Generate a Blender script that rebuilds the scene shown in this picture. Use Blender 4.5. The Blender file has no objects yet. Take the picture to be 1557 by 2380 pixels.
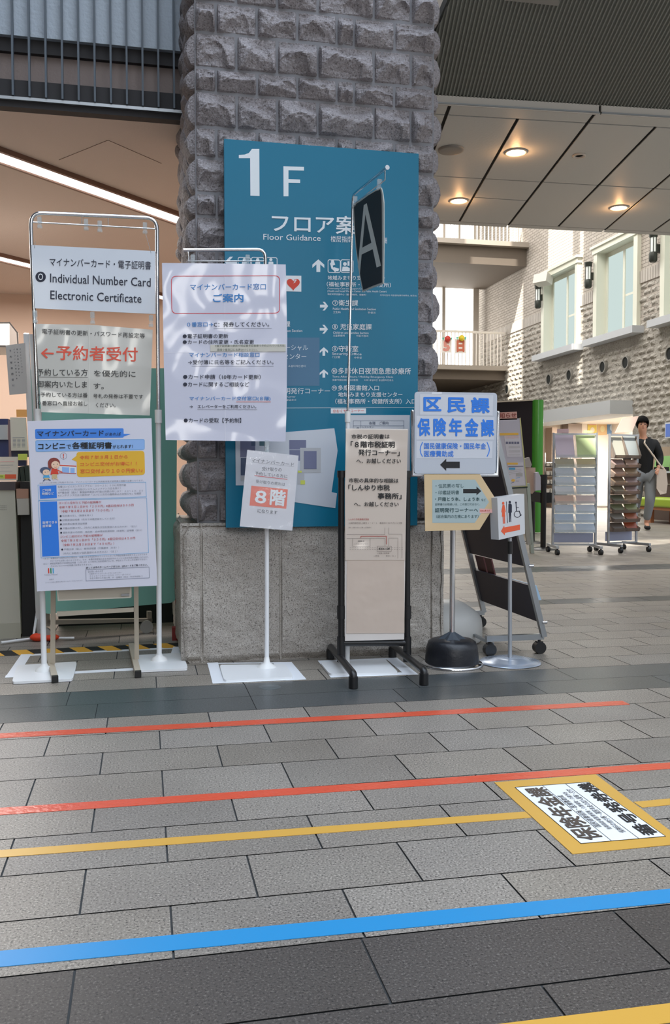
import bpy, bmesh, math, random
import numpy as np
from mathutils import Vector, Matrix, noise
R = random.Random(7)
SC = bpy.context.scene
COL = SC.collection
pi = math.pi

# ------------------------------------------------------------------ camera, sky, sun, exposure
F = 2100.0; EYE = 0.9; CX, CY = 778.5, 1190.0          # focal length in pixels of a 1557x2380 frame
YAW = math.atan((CX - 333) / F); PITCH = math.atan((CY - 1103) / F)
cam = bpy.data.cameras.new('camera'); co = bpy.data.objects.new('camera', cam); COL.objects.link(co)
cam.sensor_fit = 'VERTICAL'; cam.sensor_height = 24.0; cam.lens = 24.0 * F / 2380.0
cam.clip_start = 0.05; cam.clip_end = 200
co.location = (0, 0, EYE); co.rotation_euler = (pi / 2 - PITCH, 0, -YAW)
SC.camera = co
SC.view_settings.view_transform = 'Standard'; SC.view_settings.look = 'None'
SC.view_settings.exposure = 0.12; SC.view_settings.gamma = 1.0; SC.view_settings.use_curve_mapping = False

SKY_STRENGTH = 1.7
w = bpy.data.worlds.new('sky'); SC.world = w; w.use_nodes = True
nt = w.node_tree; bg = nt.nodes['Background']
tc = nt.nodes.new('ShaderNodeTexCoord'); sp = nt.nodes.new('ShaderNodeSeparateXYZ'); rp = nt.nodes.new('ShaderNodeValToRGB')
nt.links.new(tc.outputs['Generated'], sp.inputs[0]); nt.links.new(sp.outputs['Z'], rp.inputs[0]); nt.links.new(rp.outputs[0], bg.inputs[0])
e = rp.color_ramp.elements
e[0].position = 0.0; e[0].color = (0.2, 0.2, 0.21, 1)
e[1].position = 0.95; e[1].color = (1.8, 2.05, 2.4, 1)
m_ = rp.color_ramp.elements.new(0.35); m_.color = (0.42, 0.45, 0.49, 1)
bg.inputs[1].default_value = SKY_STRENGTH

SUN_DIR = Vector((0.6, 0.45, -0.75)).normalized()
sl = bpy.data.lights.new('sun', 'SUN'); sl.energy = 11; sl.angle = 0.02; sl.color = (1, 0.95, 0.86)
so = bpy.data.objects.new('sun', sl); COL.objects.link(so); so.rotation_euler = SUN_DIR.to_track_quat('-Z', 'Y').to_euler(); so.location = (0, 12, 16)

def area(name, loc, size, power, color=(1, 1, 1), rot=(0, 0, 0)):
    l = bpy.data.lights.new(name, 'AREA'); l.shape = 'RECTANGLE'; l.size, l.size_y = size; l.energy = power; l.color = color
    o = bpy.data.objects.new(name, l); COL.objects.link(o); o.location = loc; o.rotation_euler = rot
    return o
area('atrium_fill', (6.0, 15.8, 9.2), (6, 17), 1300, (1.0, 0.97, 0.92))  # unseen area lamp added under the roof to brighten the atrium
area('office_ceiling_light', (-1.3, 7.6, 2.74), (1.6, 3.2), 140, (1.0, 0.94, 0.90))
area('recess_light', (11.8, 20.6, 2.25), (1.6, 3.6), 300, (1.0, 0.96, 0.90))

# ------------------------------------------------------------------ pixel -> place
_fw = np.array([math.sin(YAW) * math.cos(PITCH), math.cos(YAW) * math.cos(PITCH), -math.sin(PITCH)])
_rt = np.array([math.cos(YAW), -math.sin(YAW), 0.0]); _up = np.cross(_rt, _fw); _C = np.array([0, 0, EYE])
def ray(x, y): return _fw + _rt * (x - CX) / F - _up * (y - CY) / F
def G(x, y, z=0.0):
    d = ray(x, y); return _C + d * ((z - EYE) / d[2])
def AY(x, y, Y):
    d = ray(x, y); return _C + d * (Y / d[1])
def AX(x, y, X):
    d = ray(x, y); return _C + d * (X / d[0])

# ------------------------------------------------------------------ materials
def lin(c):
    if isinstance(c, str):
        c = c.lstrip('#'); c = [int(c[i:i + 2], 16) / 255 for i in (0, 2, 4)]
    return tuple(v / 12.92 if v <= 0.04045 else ((v + 0.055) / 1.055) ** 2.4 for v in c)
MATS = {}
def mat(name, color, rough=0.6, metal=0.0, spec=0.5, bump=None, vary=0.0, vscale=8.0, emit=0.0, coat=0.0, alpha=1.0):
    if name in MATS: return MATS[name]
    m = bpy.data.materials.new(name); m.use_nodes = True; MATS[name] = m
    t = m.node_tree; b = t.nodes['Principled BSDF']; c = lin(color)
    b.inputs['Base Color'].default_value = (*c, 1); b.inputs['Roughness'].default_value = rough; b.inputs['Metallic'].default_value = metal
    b.inputs['Specular IOR Level'].default_value = spec; b.inputs['Coat Weight'].default_value = coat; b.inputs['Coat Roughness'].default_value = 0.08
    if alpha < 1: b.inputs['Alpha'].default_value = alpha
    if emit: b.inputs['Emission Color'].default_value = (*c, 1); b.inputs['Emission Strength'].default_value = emit
    tcn = t.nodes.new('ShaderNodeTexCoord')
    if vary:
        n = t.nodes.new('ShaderNodeTexNoise'); n.inputs['Scale'].default_value = vscale; n.inputs['Detail'].default_value = 4
        r = t.nodes.new('ShaderNodeValToRGB'); t.links.new(tcn.outputs['Object'], n.inputs['Vector']); t.links.new(n.outputs[0], r.inputs[0])
        r.color_ramp.elements[0].position = 0.3; r.color_ramp.elements[1].position = 0.7
        r.color_ramp.elements[0].color = (*[v * (1 - vary) for v in c], 1); r.color_ramp.elements[1].color = (*[min(1, v * (1 + vary)) for v in c], 1)
        t.links.new(r.outputs[0], b.inputs['Base Color'])
    if bump:
        n = t.nodes.new('ShaderNodeTexNoise'); n.inputs['Scale'].default_value = bump[0]; n.inputs['Detail'].default_value = bump[2] if len(bump) > 2 else 3
        k = t.nodes.new('ShaderNodeBump'); k.inputs['Strength'].default_value = 1.0; k.inputs['Distance'].default_value = bump[1]
        t.links.new(tcn.outputs['Object'], n.inputs['Vector']); t.links.new(n.outputs[0], k.inputs['Height']); t.links.new(k.outputs[0], b.inputs['Coat Normal' if coat else 'Normal'])
    return m
def granite(name, base, dark, light, scale=170, rough=0.4, attr=False, spec=0.5, bump=0.0):
    m = bpy.data.materials.new(name); m.use_nodes = True; MATS[name] = m; t = m.node_tree; b = t.nodes['Principled BSDF']
    b.inputs['Roughness'].default_value = rough; b.inputs['Specular IOR Level'].default_value = spec
    tcn = t.nodes.new('ShaderNodeTexCoord'); L = t.links.new
    n1 = t.nodes.new('ShaderNodeTexNoise'); n1.inputs['Scale'].default_value = scale; n1.inputs['Detail'].default_value = 2; n1.inputs['Roughness'].default_value = 0.7
    n2 = t.nodes.new('ShaderNodeTexNoise'); n2.inputs['Scale'].default_value = 2.2; n2.inputs['Detail'].default_value = 3
    L(tcn.outputs['Object'], n1.inputs['Vector']); L(tcn.outputs['Object'], n2.inputs['Vector'])
    r = t.nodes.new('ShaderNodeValToRGB'); L(n1.outputs[0], r.inputs[0]); E_ = r.color_ramp.elements
    E_[0].position = 0.36; E_[0].color = (*lin(dark), 1); E_[1].position = 0.66; E_[1].color = (*lin(light), 1)
    q = E_.new(0.43); q.color = (*lin(base), 1); q = E_.new(0.57); q.color = (*lin(base), 1)
    mx = t.nodes.new('ShaderNodeMix'); mx.data_type = 'RGBA'; mx.blend_type = 'MULTIPLY'; mx.inputs[0].default_value = 1.0
    r2 = t.nodes.new('ShaderNodeValToRGB'); L(n2.outputs[0], r2.inputs[0]); r2.color_ramp.elements[0].position = 0.35; r2.color_ramp.elements[1].position = 0.65
    r2.color_ramp.elements[0].color = (0.84, 0.83, 0.83, 1); r2.color_ramp.elements[1].color = (1, 1, 1, 1)
    L(r.outputs[0], mx.inputs[6]); L(r2.outputs[0], mx.inputs[7]); out = mx.outputs[2]
    if attr:
        a = t.nodes.new('ShaderNodeAttribute'); a.attribute_name = 'tile'
        m2 = t.nodes.new('ShaderNodeMix'); m2.data_type = 'RGBA'; m2.blend_type = 'MULTIPLY'; m2.inputs[0].default_value = 1.0
        L(out, m2.inputs[6]); L(a.outputs[0], m2.inputs[7]); out = m2.outputs[2]
    L(out, b.inputs['Base Color'])
    if bump:
        k = t.nodes.new('ShaderNodeBump'); k.inputs['Distance'].default_value = bump; L(n1.outputs[0], k.inputs['Height']); L(k.outputs[0], b.inputs['Normal'])
    return m
def emission(name, color, s):
    m = bpy.data.materials.new(name); m.use_nodes = True; t = m.node_tree; t.nodes.clear()
    o = t.nodes.new('ShaderNodeOutputMaterial'); em = t.nodes.new('ShaderNodeEmission'); em.inputs[0].default_value = (*lin(color), 1); em.inputs[1].default_value = s
    t.links.new(em.outputs[0], o.inputs[0]); MATS[name] = m; return m
def clear(name, color, tr=0.75, rough=0.08):
    m = bpy.data.materials.new(name); m.use_nodes = True; t = m.node_tree; b = t.nodes['Principled BSDF']; o = t.nodes['Material Output']
    b.inputs['Base Color'].default_value = (*lin(color), 1); b.inputs['Roughness'].default_value = rough
    tr_ = t.nodes.new('ShaderNodeBsdfTransparent'); tr_.inputs[0].default_value = (*lin(color), 1); mx = t.nodes.new('ShaderNodeMixShader'); mx.inputs[0].default_value = 1 - tr
    t.links.new(tr_.outputs[0], mx.inputs[1]); t.links.new(b.outputs[0], mx.inputs[2]); t.links.new(mx.outputs[0], o.inputs[0]); MATS[name] = m; return m

chrome = mat('chrome', '#d8dade', 0.12, 1.0)
steel = mat('satin_steel', '#a9adb0', 0.35, 0.9)
alu = mat('aluminium', '#b4b8bd', 0.4, 0.6)
white_pl = mat('white_plastic', '#e6e6e4', 0.35)
white_metal = mat('white_enamel', '#e8e9ea', 0.3)
black_pl = mat('black_plastic', '#1c1c1d', 0.35)
black_mat = mat('black_matte', '#161617', 0.7)
dark_vinyl = mat('dark_vinyl', '#1a1c22', 0.38, bump=(30, 0.002))
clearpl = clear('clear_acrylic', '#f4f7f8', 0.82)
smoky = clear('smoky_acrylic', '#b9aea6', 0.72)
paper = mat('paper_white', '#d6d6e2', 0.6, bump=(4, 0.002, 2))
lam_paper = mat('laminated_white', '#c8cadb', 0.4, bump=(2.8, 0.05, 1), coat=1.0)
lam_grey = mat('laminated_grey', '#c4c2ba', 0.4, bump=(2.8, 0.05, 1), coat=1.0)
lam_beige = mat('laminated_beige', '#cdbfb2', 0.4, bump=(2.8, 0.05, 1), coat=1.0)
lam_film = clear('laminating_film', '#f4f4f6', 0.85, 0.08)
P = {k: mat('print_' + k, c, 0.55) for k, c in dict(navy='#1d2236', black='#15161a', blue='#2b7fc4', bright='#2a7ce0', sky='#8fb6ea', royal='#3f83dd', red='#d5432e',
     orange='#e5603a', yellow='#e3b230', white='#e4e6e8', cyan='#4aa6d8', grey='#8d8f99', teal='#1f4a4e', crimson='#d9404a', darkred='#a8382f', pink='#eab7b0', skin='#f0cdb0', brown='#8a3b32',
     amber='#f0c35a', lightblue='#a9bfc4', lgrey='#b4b6ba', slate='#6f7390', slate2='#4a5874', mint='#6cbfb4', green='#2f8f58', lime='#cdd45c', tan='#cbb489', boardtext='#dfe6ea', boardpatch='#4d7593', fadedred='#c65a5a').items()}

# ------------------------------------------------------------------ mesh builder
WL = {}
class MB:
    def __init__(s): s.v = []; s.f = []; s.m = []; s.sm = []
    def add(s, vs, fs, mi=0, smooth=False):
        o = len(s.v); s.v += [tuple(map(float, p)) for p in vs]
        for f in fs: s.f.append([i + o for i in f]); s.m.append(mi); s.sm.append(smooth)
        return s
    def poly(s, pts, mi=0): return s.add(pts, [list(range(len(pts)))], mi)
    def prism(s, pts, off, mi=0, mside=None):
        n = len(pts); off = np.array(off, float); b = [np.array(p, float) + off for p in pts]
        s.add(list(pts) + b, [list(range(n)), list(range(2 * n - 1, n - 1, -1))], mi)
        s.add(list(pts) + b, [[i, i + n, (i + 1) % n + n, (i + 1) % n] for i in range(n)], mi if mside is None else mside); return s
    def box(s, c, d, rz=0.0, mi=0, rx=0.0, ry=0.0):
        M = Matrix.Rotation(rz, 3, 'Z') @ Matrix.Rotation(ry, 3, 'Y') @ Matrix.Rotation(rx, 3, 'X'); c = Vector(c); vs = []
        for k in (-1, 1):
            for x, y in ((-1, -1), (1, -1), (1, 1), (-1, 1)): vs.append(c + M @ Vector((x * d[0] / 2, y * d[1] / 2, k * d[2] / 2)))
        return s.add(vs, [[3, 2, 1, 0], [4, 5, 6, 7], [0, 1, 5, 4], [1, 2, 6, 5], [2, 3, 7, 6], [3, 0, 4, 7]], mi)
    def bbox(s, lo, hi, mi=0): return s.box([(a + b) / 2 for a, b in zip(lo, hi)], [abs(b - a) for a, b in zip(lo, hi)], 0, mi)
    def beam(s, p0, p1, wd, mi=0):
        p0, p1 = Vector(p0), Vector(p1); d = p1 - p0; L = d.length; d.normalize(); a = Vector((0, 0, 1)) if abs(d.z) < 0.9 else Vector((0, 1, 0))
        u = d.cross(a).normalized(); v = u.cross(d); w1, w2 = (wd, wd) if not isinstance(wd, tuple) else wd; vs = []
        for p in (p0, p1):
            for x, y in ((-1, -1), (1, -1), (1, 1), (-1, 1)): vs.append(p + u * x * w1 / 2 + v * y * w2 / 2)
        return s.add(vs, [[3, 2, 1, 0], [4, 5, 6, 7], [0, 1, 5, 4], [1, 2, 6, 5], [2, 3, 7, 6], [3, 0, 4, 7]], mi)
    def tube(s, pts, r, n=12, mi=0, caps=True):
        pts = [Vector(p) for p in pts]; rs = r if isinstance(r, (list, tuple)) else [r] * len(pts); rings = []; prev = None
        for i, p in enumerate(pts):
            d = ((pts[i + 1] - p) if i < len(pts) - 1 else Vector((0, 0, 0))); e_ = ((p - pts[i - 1]) if i else Vector((0, 0, 0)))
            t = (d.normalized() + e_.normalized()).normalized() if d.length and e_.length else (d if d.length else e_).normalized()
            if prev is None: a = Vector((0, 0, 1)) if abs(t.z) < 0.9 else Vector((1, 0, 0)); u = t.cross(a).normalized()
            else: u = (prev - t * prev.dot(t)).normalized()
            prev = u; v = t.cross(u); k = 1.0
            rings.append([p + (u * math.cos(2 * pi * j / n) + v * math.sin(2 * pi * j / n)) * rs[i] for j in range(n)])
        vs = [q for ring in rings for q in ring]; fs = []
        for i in range(len(pts) - 1):
            for j in range(n): fs.append([i * n + j, i * n + (j + 1) % n, (i + 1) * n + (j + 1) % n, (i + 1) * n + j])
        s.add(vs, fs, mi, True)
        if caps: s.add(rings[0], [list(range(n - 1, -1, -1))], mi); s.add(rings[-1], [list(range(n))], mi)
        return s
    def lathe(s, prof, c, n=32, mi=0, smooth=True):
        c = Vector(c); vs = []; fs = []
        for r, z in prof:
            for j in range(n): vs.append(c + Vector((r * math.cos(2 * pi * j / n), r * math.sin(2 * pi * j / n), z)))
        for i in range(len(prof) - 1):
            for j in range(n): fs.append([i * n + j, i * n + (j + 1) % n, (i + 1) * n + (j + 1) % n, (i + 1) * n + j])
        s.add(vs, fs, mi, smooth)
        if prof[0][0] > 1e-4: s.add(vs[:n], [list(range(n - 1, -1, -1))], mi)
        if prof[-1][0] > 1e-4: s.add(vs[-n:], [list(range(n))], mi)
        return s
    def sphere(s, c, r, n=16, k=10, mi=0, sc=(1, 1, 1)):
        c = Vector(c); vs = []; fs = []
        for i in range(k + 1):
            a = -pi / 2 + pi * i / k
            for j in range(n): vs.append(c + Vector((math.cos(a) * math.cos(2 * pi * j / n) * r * sc[0], math.cos(a) * math.sin(2 * pi * j / n) * r * sc[1], math.sin(a) * r * sc[2])))
        for i in range(k):
            for j in range(n): fs.append([i * n + j, i * n + (j + 1) % n, (i + 1) * n + (j + 1) % n, (i + 1) * n + j])
        return s.add(vs, fs, mi, True)
    def build(s, name, mats, parent=None, loc=None, keep=False):
        if not isinstance(mats, (list, tuple)): mats = [mats]
        if parent is not None: org = np.array(WL[parent.name])
        elif loc is not None: org = np.array(loc, float)
        else:
            a = np.array(s.v); org = np.array([(a[:, 0].min() + a[:, 0].max()) / 2, (a[:, 1].min() + a[:, 1].max()) / 2, a[:, 2].min()])
        me = bpy.data.meshes.new(name); me.from_pydata([tuple(np.array(p) - org) for p in s.v], [], s.f)
        for m in mats: me.materials.append(m)
        me.polygons.foreach_set('material_index', s.m); me.polygons.foreach_set('use_smooth', s.sm); me.update()
        o = bpy.data.objects.new(name, me); COL.objects.link(o)
        if parent is not None: o.parent = parent
        else: o.location = org
        WL[o.name] = org
        return o
def tag(o, label=None, cat=None, group=None, kind=None):
    if label: o['label'] = label
    if cat: o['category'] = cat
    if group: o['group'] = group
    if kind: o['kind'] = kind
    return o
def thing(name, loc, label, cat, group=None):
    o = bpy.data.objects.new(name, None); COL.objects.link(o); o.location = [float(v) for v in loc]; o.empty_display_size = 0.05
    WL[o.name] = np.array(loc, float); return tag(o, label, cat, group)
def struct(o): o['kind'] = 'structure'; return o

# ------------------------------------------------------------------ printed sheets
_tx = {}
def glyphs(string, bold):
    key = (string, bold)
    if key in _tx: return _tx[key]
    c = bpy.data.curves.new('t', 'FONT'); c.body = string; c.size = 1.0; c.resolution_u = 2
    o = bpy.data.objects.new('t', c); COL.objects.link(o); dg = bpy.context.evaluated_depsgraph_get(); dg.update()
    me = o.evaluated_get(dg).to_mesh(); v = np.array([tuple(q.co)[:2] for q in me.vertices]).reshape(-1, 2); fs = [list(p.vertices) for p in me.polygons]
    o.evaluated_get(dg).to_mesh_clear(); bpy.data.objects.remove(o); bpy.data.curves.remove(c)
    if len(v):
        if bold:
            n0 = len(v); k0 = [list(f) for f in fs]; vv = [v]
            for i, (dx, dy) in enumerate(((bold, 0), (-bold, 0), (0, bold), (0, -bold), (.75 * bold, .75 * bold), (-.75 * bold, .75 * bold), (.75 * bold, -.75 * bold), (-.75 * bold, -.75 * bold))): vv.append(v + np.array([dx, dy]) * 1.1); fs += [[q + n0 * (i + 1) for q in f] for f in k0]
            v = np.concatenate(vv)
        lo, hi = v.min(0), v.max(0); v = (v - lo) / np.maximum(hi - lo, 1e-6)
    _tx[key] = (v, fs); return _tx[key]
class Sheet:
    """A flat printed face: points of the photograph are laid on the plane the face stands in."""
    def __init__(s, P0, n, view=(0, 0, 1.0), step=0.0006):
        s.P = np.array(P0, float); s.n = np.array(n, float) / np.linalg.norm(n); s.view = view; s.step = step
    def v(s, view): return Sheet(s.P, s.n, view, s.step)
    def p(s, q, L=0):
        x, y = q[0] / s.view[2] + s.view[0], q[1] / s.view[2] + s.view[1]; d = ray(x, y)
        return _C + d * (((s.P - _C) @ s.n) / (d @ s.n)) + s.n * (L * s.step)
    def poly(s, mb, pts, mi=0, L=1): s.k = getattr(s, 'k', 0) + 1; L += .012 * (s.k % 60); mb.poly([s.p(q, L) for q in pts], mi)
    def slab(s, mb, pts, th, mi=0, mside=None): mb.prism([s.p(q) for q in pts], -s.n * th, mi, mside)
    def rect(s, mb, x0, y0, x1, y1, mi=0, L=1): s.poly(mb, [(x0, y0), (x1, y0), (x1, y1), (x0, y1)], mi, L)
    def line(s, mb, pts, wd, mi=0, L=2, closed=False):
        q = [np.array(p, float) for p in pts]; n = len(q)
        for i in range(n if closed else n - 1):
            a, b = q[i], q[(i + 1) % n]; d = b - a; ln = np.linalg.norm(d)
            if ln < 1e-6: continue
            d /= ln; m = np.array([-d[1], d[0]]) * wd / 2; ex = d * wd / 2
            s.poly(mb, [a + m - ex, b + m + ex, b - m + ex, a - m - ex], mi, L)
    def disc(s, mb, c, r, mi=0, L=2, n=20):
        rx, ry = r if isinstance(r, tuple) else (r, r); s.poly(mb, [(c[0] + rx * math.cos(2 * pi * i / n), c[1] - ry * math.sin(2 * pi * i / n)) for i in range(n)], mi, L)
    def ring(s, mb, c, r, wd, mi=0, L=2, n=24, a0=0, a1=2 * pi): s.line(mb, [(c[0] + r * math.cos(a0 + (a1 - a0) * i / n), c[1] - r * math.sin(a0 + (a1 - a0) * i / n)) for i in range(n + 1)], wd, mi, L)
    @staticmethod
    def rr(quad, r, n=5):
        q = [np.array(p, float) for p in quad]; out = []
        for i in range(4):
            p, a, b = q[i], q[i - 1], q[(i + 1) % 4]; u = (a - p) / np.linalg.norm(a - p) * r; v_ = (b - p) / np.linalg.norm(b - p) * r
            for k in range(n + 1):
                t = k / n; out.append((1 - t) ** 2 * (p + u) + 2 * t * (1 - t) * p + t * t * (p + v_))
        return out
    def text(s, mb, string, bl, br, h, mi=0, bold=0.0, L=3):
        v, fs = glyphs(string, bold)
        if not len(v): return
        O = s.p(bl, L); U = s.p(br, L) - O; T = s.p((bl[0], bl[1] - h) if not isinstance(h, tuple) else h, L) - O
        nl = len(v) // 9 if bold else len(v) + 1
        mb.add([O + U * a + T * b + s.n * (s.step * .12 * (i // nl)) for i, (a, b) in enumerate(v)], fs, mi)
    def texts(s, mb, rows, mi=0, bold=0.0):
        for r in rows: s.text(mb, r[0], r[1], r[2], r[3], r[4] if len(r) > 4 else mi, r[5] if len(r) > 5 else bold)
def arrow(kind, x0, y0, x1, y1):
    """block arrow as on the guide board (angled head)"""
    if kind == 'up': pts = [(0.5, 0), (1, .42), (1, .68), (.66, .40), (.66, 1), (.34, 1), (.34, .40), (0, .68), (0, .42)]
    else: pts = [(1, .5), (.58, 1), (.32, 1), (.60, .66), (0, .66), (0, .34), (.60, .34), (.32, 0), (.58, 0)]
    if kind == 'left': pts = [(1 - a, b) for a, b in pts]
    return [(x0 + (x1 - x0) * a, y0 + (y1 - y0) * b) for a, b in pts]

# ================================================================== SETTING
# ---- floor: granite slabs in running bond with two dark bands
fl = MB(); cols = []
rows = [(-1.2 + 0.2165 * i) for i in range(0, 11)]
ys = [1.24, 1.455 - 0.0, 1.672]
EDGES = [-0.9, -0.68, -0.46, -0.24, -0.02, 0.19, 0.40, 0.615, 0.83, 1.04, 1.25, 1.45, 1.672, 1.883, 2.10, 2.317, 2.53, 2.765, 2.985, 3.20, 3.417, 3.63, 3.855]
y = 3.855
while y < 30: y += 0.2165 if y < 12 else 0.433; EDGES.append(y)
def isdark(yc): return (1.24 < yc < 1.67) or (3.417 < yc < 3.855) or (5.7 < yc < 6.1) or (7.7 < yc < 8.2)
GAP = 0.0045
fl.bbox((-7, -1, -0.05), (13, 30.5, -0.004), 2)
fl2 = MB()
for i in range(len(EDGES) - 1):
    y0, y1 = EDGES[i], EDGES[i + 1]; yc = (y0 + y1) / 2; d = isdark(yc)
    px = 0.367 if yc < 12 else 0.734; off = 0.232 if i % 2 else 0.415
    if 3.417 < yc < 3.855: off, px = 0.418, 0.60 + 0.12 * (i % 2)
    if 1.24 < yc < 1.67: off, px = (0.406, .535) if yc > 1.45 else (.679, .535)
    g = GAP / 2 if not (3.4 < yc < 3.86) else 0.0015
    xx = off - px * math.ceil((off + 6.0) / px)
    while xx < 12:
        fl2.add([(xx + g, y0 + g, 0), (xx + px - g, y0 + g, 0), (xx + px - g, y1 - g, 0), (xx + g, y1 - g, 0)], [[0, 1, 2, 3]], (3 if yc < 1.7 else 1) if d else 0)
        t = 0.90 + 0.14 * R.random(); wr = R.random() * 0.05
        if R.random() < 0.12: t *= 0.86
        cols.append((t * (1 + wr * .5), t, t * (1 - wr), 1)); xx += px
M_floor = granite('floor_granite', '#8a847c', '#423f3b', '#b9b2a8', 190, 0.45, True)
M_fdark = granite('floor_dark_granite', '#4d5254', '#323537', '#6a6e6f', 150, 0.32, True)
M_grout = mat('floor_grout', '#3f4142', 0.9)
nb = len(fl.f); fl.add(fl2.v, fl2.f, 0); fl.m[nb:] = fl2.m
fo = fl.build('floor', [M_floor, M_fdark, M_grout, granite('floor_brown_granite', '#4b4642', '#2b2826', '#6d6863', 190, 0.5, True)], loc=(0, 0, 0)); struct(fo)
ca = fo.data.color_attributes.new('tile', 'FLOAT_COLOR', 'CORNER')
arr = np.ones((len(fo.data.loops), 4), np.float32); k = 0
for pi_, poly in enumerate(fo.data.polygons):
    if pi_ >= nb:
        for li in poly.loop_indices: arr[li] = cols[pi_ - nb]
ca.data.foreach_set('color', arr.ravel())

# ---- split-face stone
def rock_patch(mb, O, U, V, N, wd, ht, depth, nx, ny, seed, mi=0, margin=0.008, round_=False):
    """one pitched-face stone: upper slope leans back from a scalloped ridge, lower part falls away under it"""
    r = random.Random(seed); O, U, V, N = map(np.array, (O, U, V, N))
    D = depth * r.uniform(.8, 1.2); sx, sy = r.uniform(0, 50), r.uniform(0, 50); vs = []; uc, vc = r.uniform(.3, .7), r.uniform(.34, .56)
    pl = [(0, .62 * D / (vc * ht), 1.0), (0, -.95 * D / ((1 - vc) * ht), 1.0), (.8 * D / (uc * wd), r.uniform(-.1, .1), r.uniform(1.1, 1.5)), (-.8 * D / ((1 - uc) * wd), r.uniform(-.1, .1), r.uniform(1.1, 1.5))]
    for _ in range(3): pl.append((r.uniform(-.45, .45), r.uniform(-.5, .3), r.uniform(.95, 1.2)))
    scoops = [(r.uniform(.05, .95), r.uniform(.72, 1.05), r.uniform(.3, .5), r.uniform(.3, .55), r.uniform(.25, .5)) for _ in range(r.choice((2, 3)))]
    low = [(r.uniform(.25, .75), r.uniform(-.12, .12), r.uniform(.3, .46), r.uniform(.42, .72), r.uniform(.35, .6)) for _ in range(r.choice((1, 1, 2)))]
    for j in range(ny + 1):
        for i in range(nx + 1):
            u, v = i / nx, j / ny; Dk = D
            wu = u + .03 * noise.noise((u * wd * 25 + sx, v * ht * 25, 3.1)); wv = v + .05 * noise.noise((u * wd * 25, v * ht * 25 + sy, 7.7))
            h = min(D * c + gx * (wu - uc) * wd + gz * (wv - vc) * ht for gx, gz, c in pl)
            for cu, cv, ru, rv, a in scoops:
                q = 1 - ((wu - cu) / ru) ** 2 - ((wv - cv) / rv) ** 2
                if q > 0: h -= a * D * q * .7
            for cu, cv, ru, rv, a in low:
                q = 1 - ((wu - cu) / ru) ** 2 - ((wv - cv) / rv) ** 2
                if q > 0: h -= a * D * q ** .45 * .75
            h = max(h, .06 * D)
            if round_: h = Dk * math.sin(pi * min(1, max(0, v))) ** .55 * math.sin(pi * min(1, max(0, u))) ** .3
            h += .08 * depth * noise.noise((u * wd * 22 + sx, v * ht * 22 + sy, seed * .37)) + .07 * depth * noise.noise((u * wd * 70 + sx, v * ht * 70, seed * .7))
            eu = min(u, 1 - u) * wd; ev = min(v, 1 - v) * ht
            h *= min(1, eu / .012) ** .6 * min(1, (ev + .002) / .008) ** .6
            if i in (0, nx) or j in (0, ny): h = -.006
            vs.append(O + U * (margin / 2 + u * (wd - margin)) + V * (margin / 2 + v * (ht - margin)) + N * h)
    mb.add(vs, [[j * (nx + 1) + i, j * (nx + 1) + i + 1, (j + 1) * (nx + 1) + i + 1, (j + 1) * (nx + 1) + i] for j in range(ny) for i in range(nx)], mi)

# ---- the stone pillar
PX0, PX1, PY0, PY1 = 0.254, 1.434, 4.385, 5.45
pil = MB()
pil.bbox((PX0, PY0, 0.6), (PX1, PY1, 4.3), 1)
z = 0.655; hs = [0.143, 0.166, 0.108, 0.160]
# course heights fixed by the joint lines above the guide board
tops = [2.545, 2.710, 2.820, 2.985, 3.128]
zb = [2.545]
k = 0
while zb[0] > 0.70: zb.insert(0, zb[0] - [0.143, 0.166, 0.108, 0.160][k % 4]); k += 1
for dz in (0.165, 0.110, 0.165, 0.143, 0.165, 0.110, 0.165, 0.143): zb.append(zb[-1] + dz)
pA = [(-.0, .0), ]
W = PX1 - PX0
cutA = [0, .10, .295, .49, .685, .77, .975, W]; cutB = [0, .197, .392, .59, .87, 1.06, W]
sd = 1
for c in range(len(zb) - 1):
    z0, z1 = zb[c], zb[c + 1]; cut = cutA if c % 2 == (len(zb) - 4) % 2 else cutB
    for a, b in zip(cut[:-1], cut[1:]):
        sd += 1; rock_patch(pil, (PX0 + a, PY0, z0), (1, 0, 0), (0, 0, 1), (0, -1, 0), b - a, z1 - z0, 0.066, 26 if b - a > .15 else 14, 20, sd, 0, .006)
    n = 5; st = 0 if c % 2 else -.1
    for s_, X, Nn, Uu in ((0, PX0, (-1, 0, 0), (0, -1, 0)), (1, PX1, (1, 0, 0), (0, 1, 0))):
        edges = [0, .12, .32, .55, .8, PY1 - PY0] if c % 2 else [0, .2, .42, .66, .9, PY1 - PY0]
        for a, b in zip(edges[:-1], edges[1:]):
            sd += 1; y_ = PY0 + (b if s_ == 0 else a); rock_patch(pil, (X, y_, z0), Uu, (0, 0, 1), Nn, b - a, z1 - z0, 0.05, 10, 9, sd, 0, .008, True)
M_pil = granite('pillar_stone', '#969193', '#6f6a6b', '#aeabae', 110, 0.7, False, 0.35, 0.006)
M_mort = mat('pillar_mortar', '#86868a', 0.9)
pil_o = struct(pil.build('stone_pillar', [M_pil, M_mort]))

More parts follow.
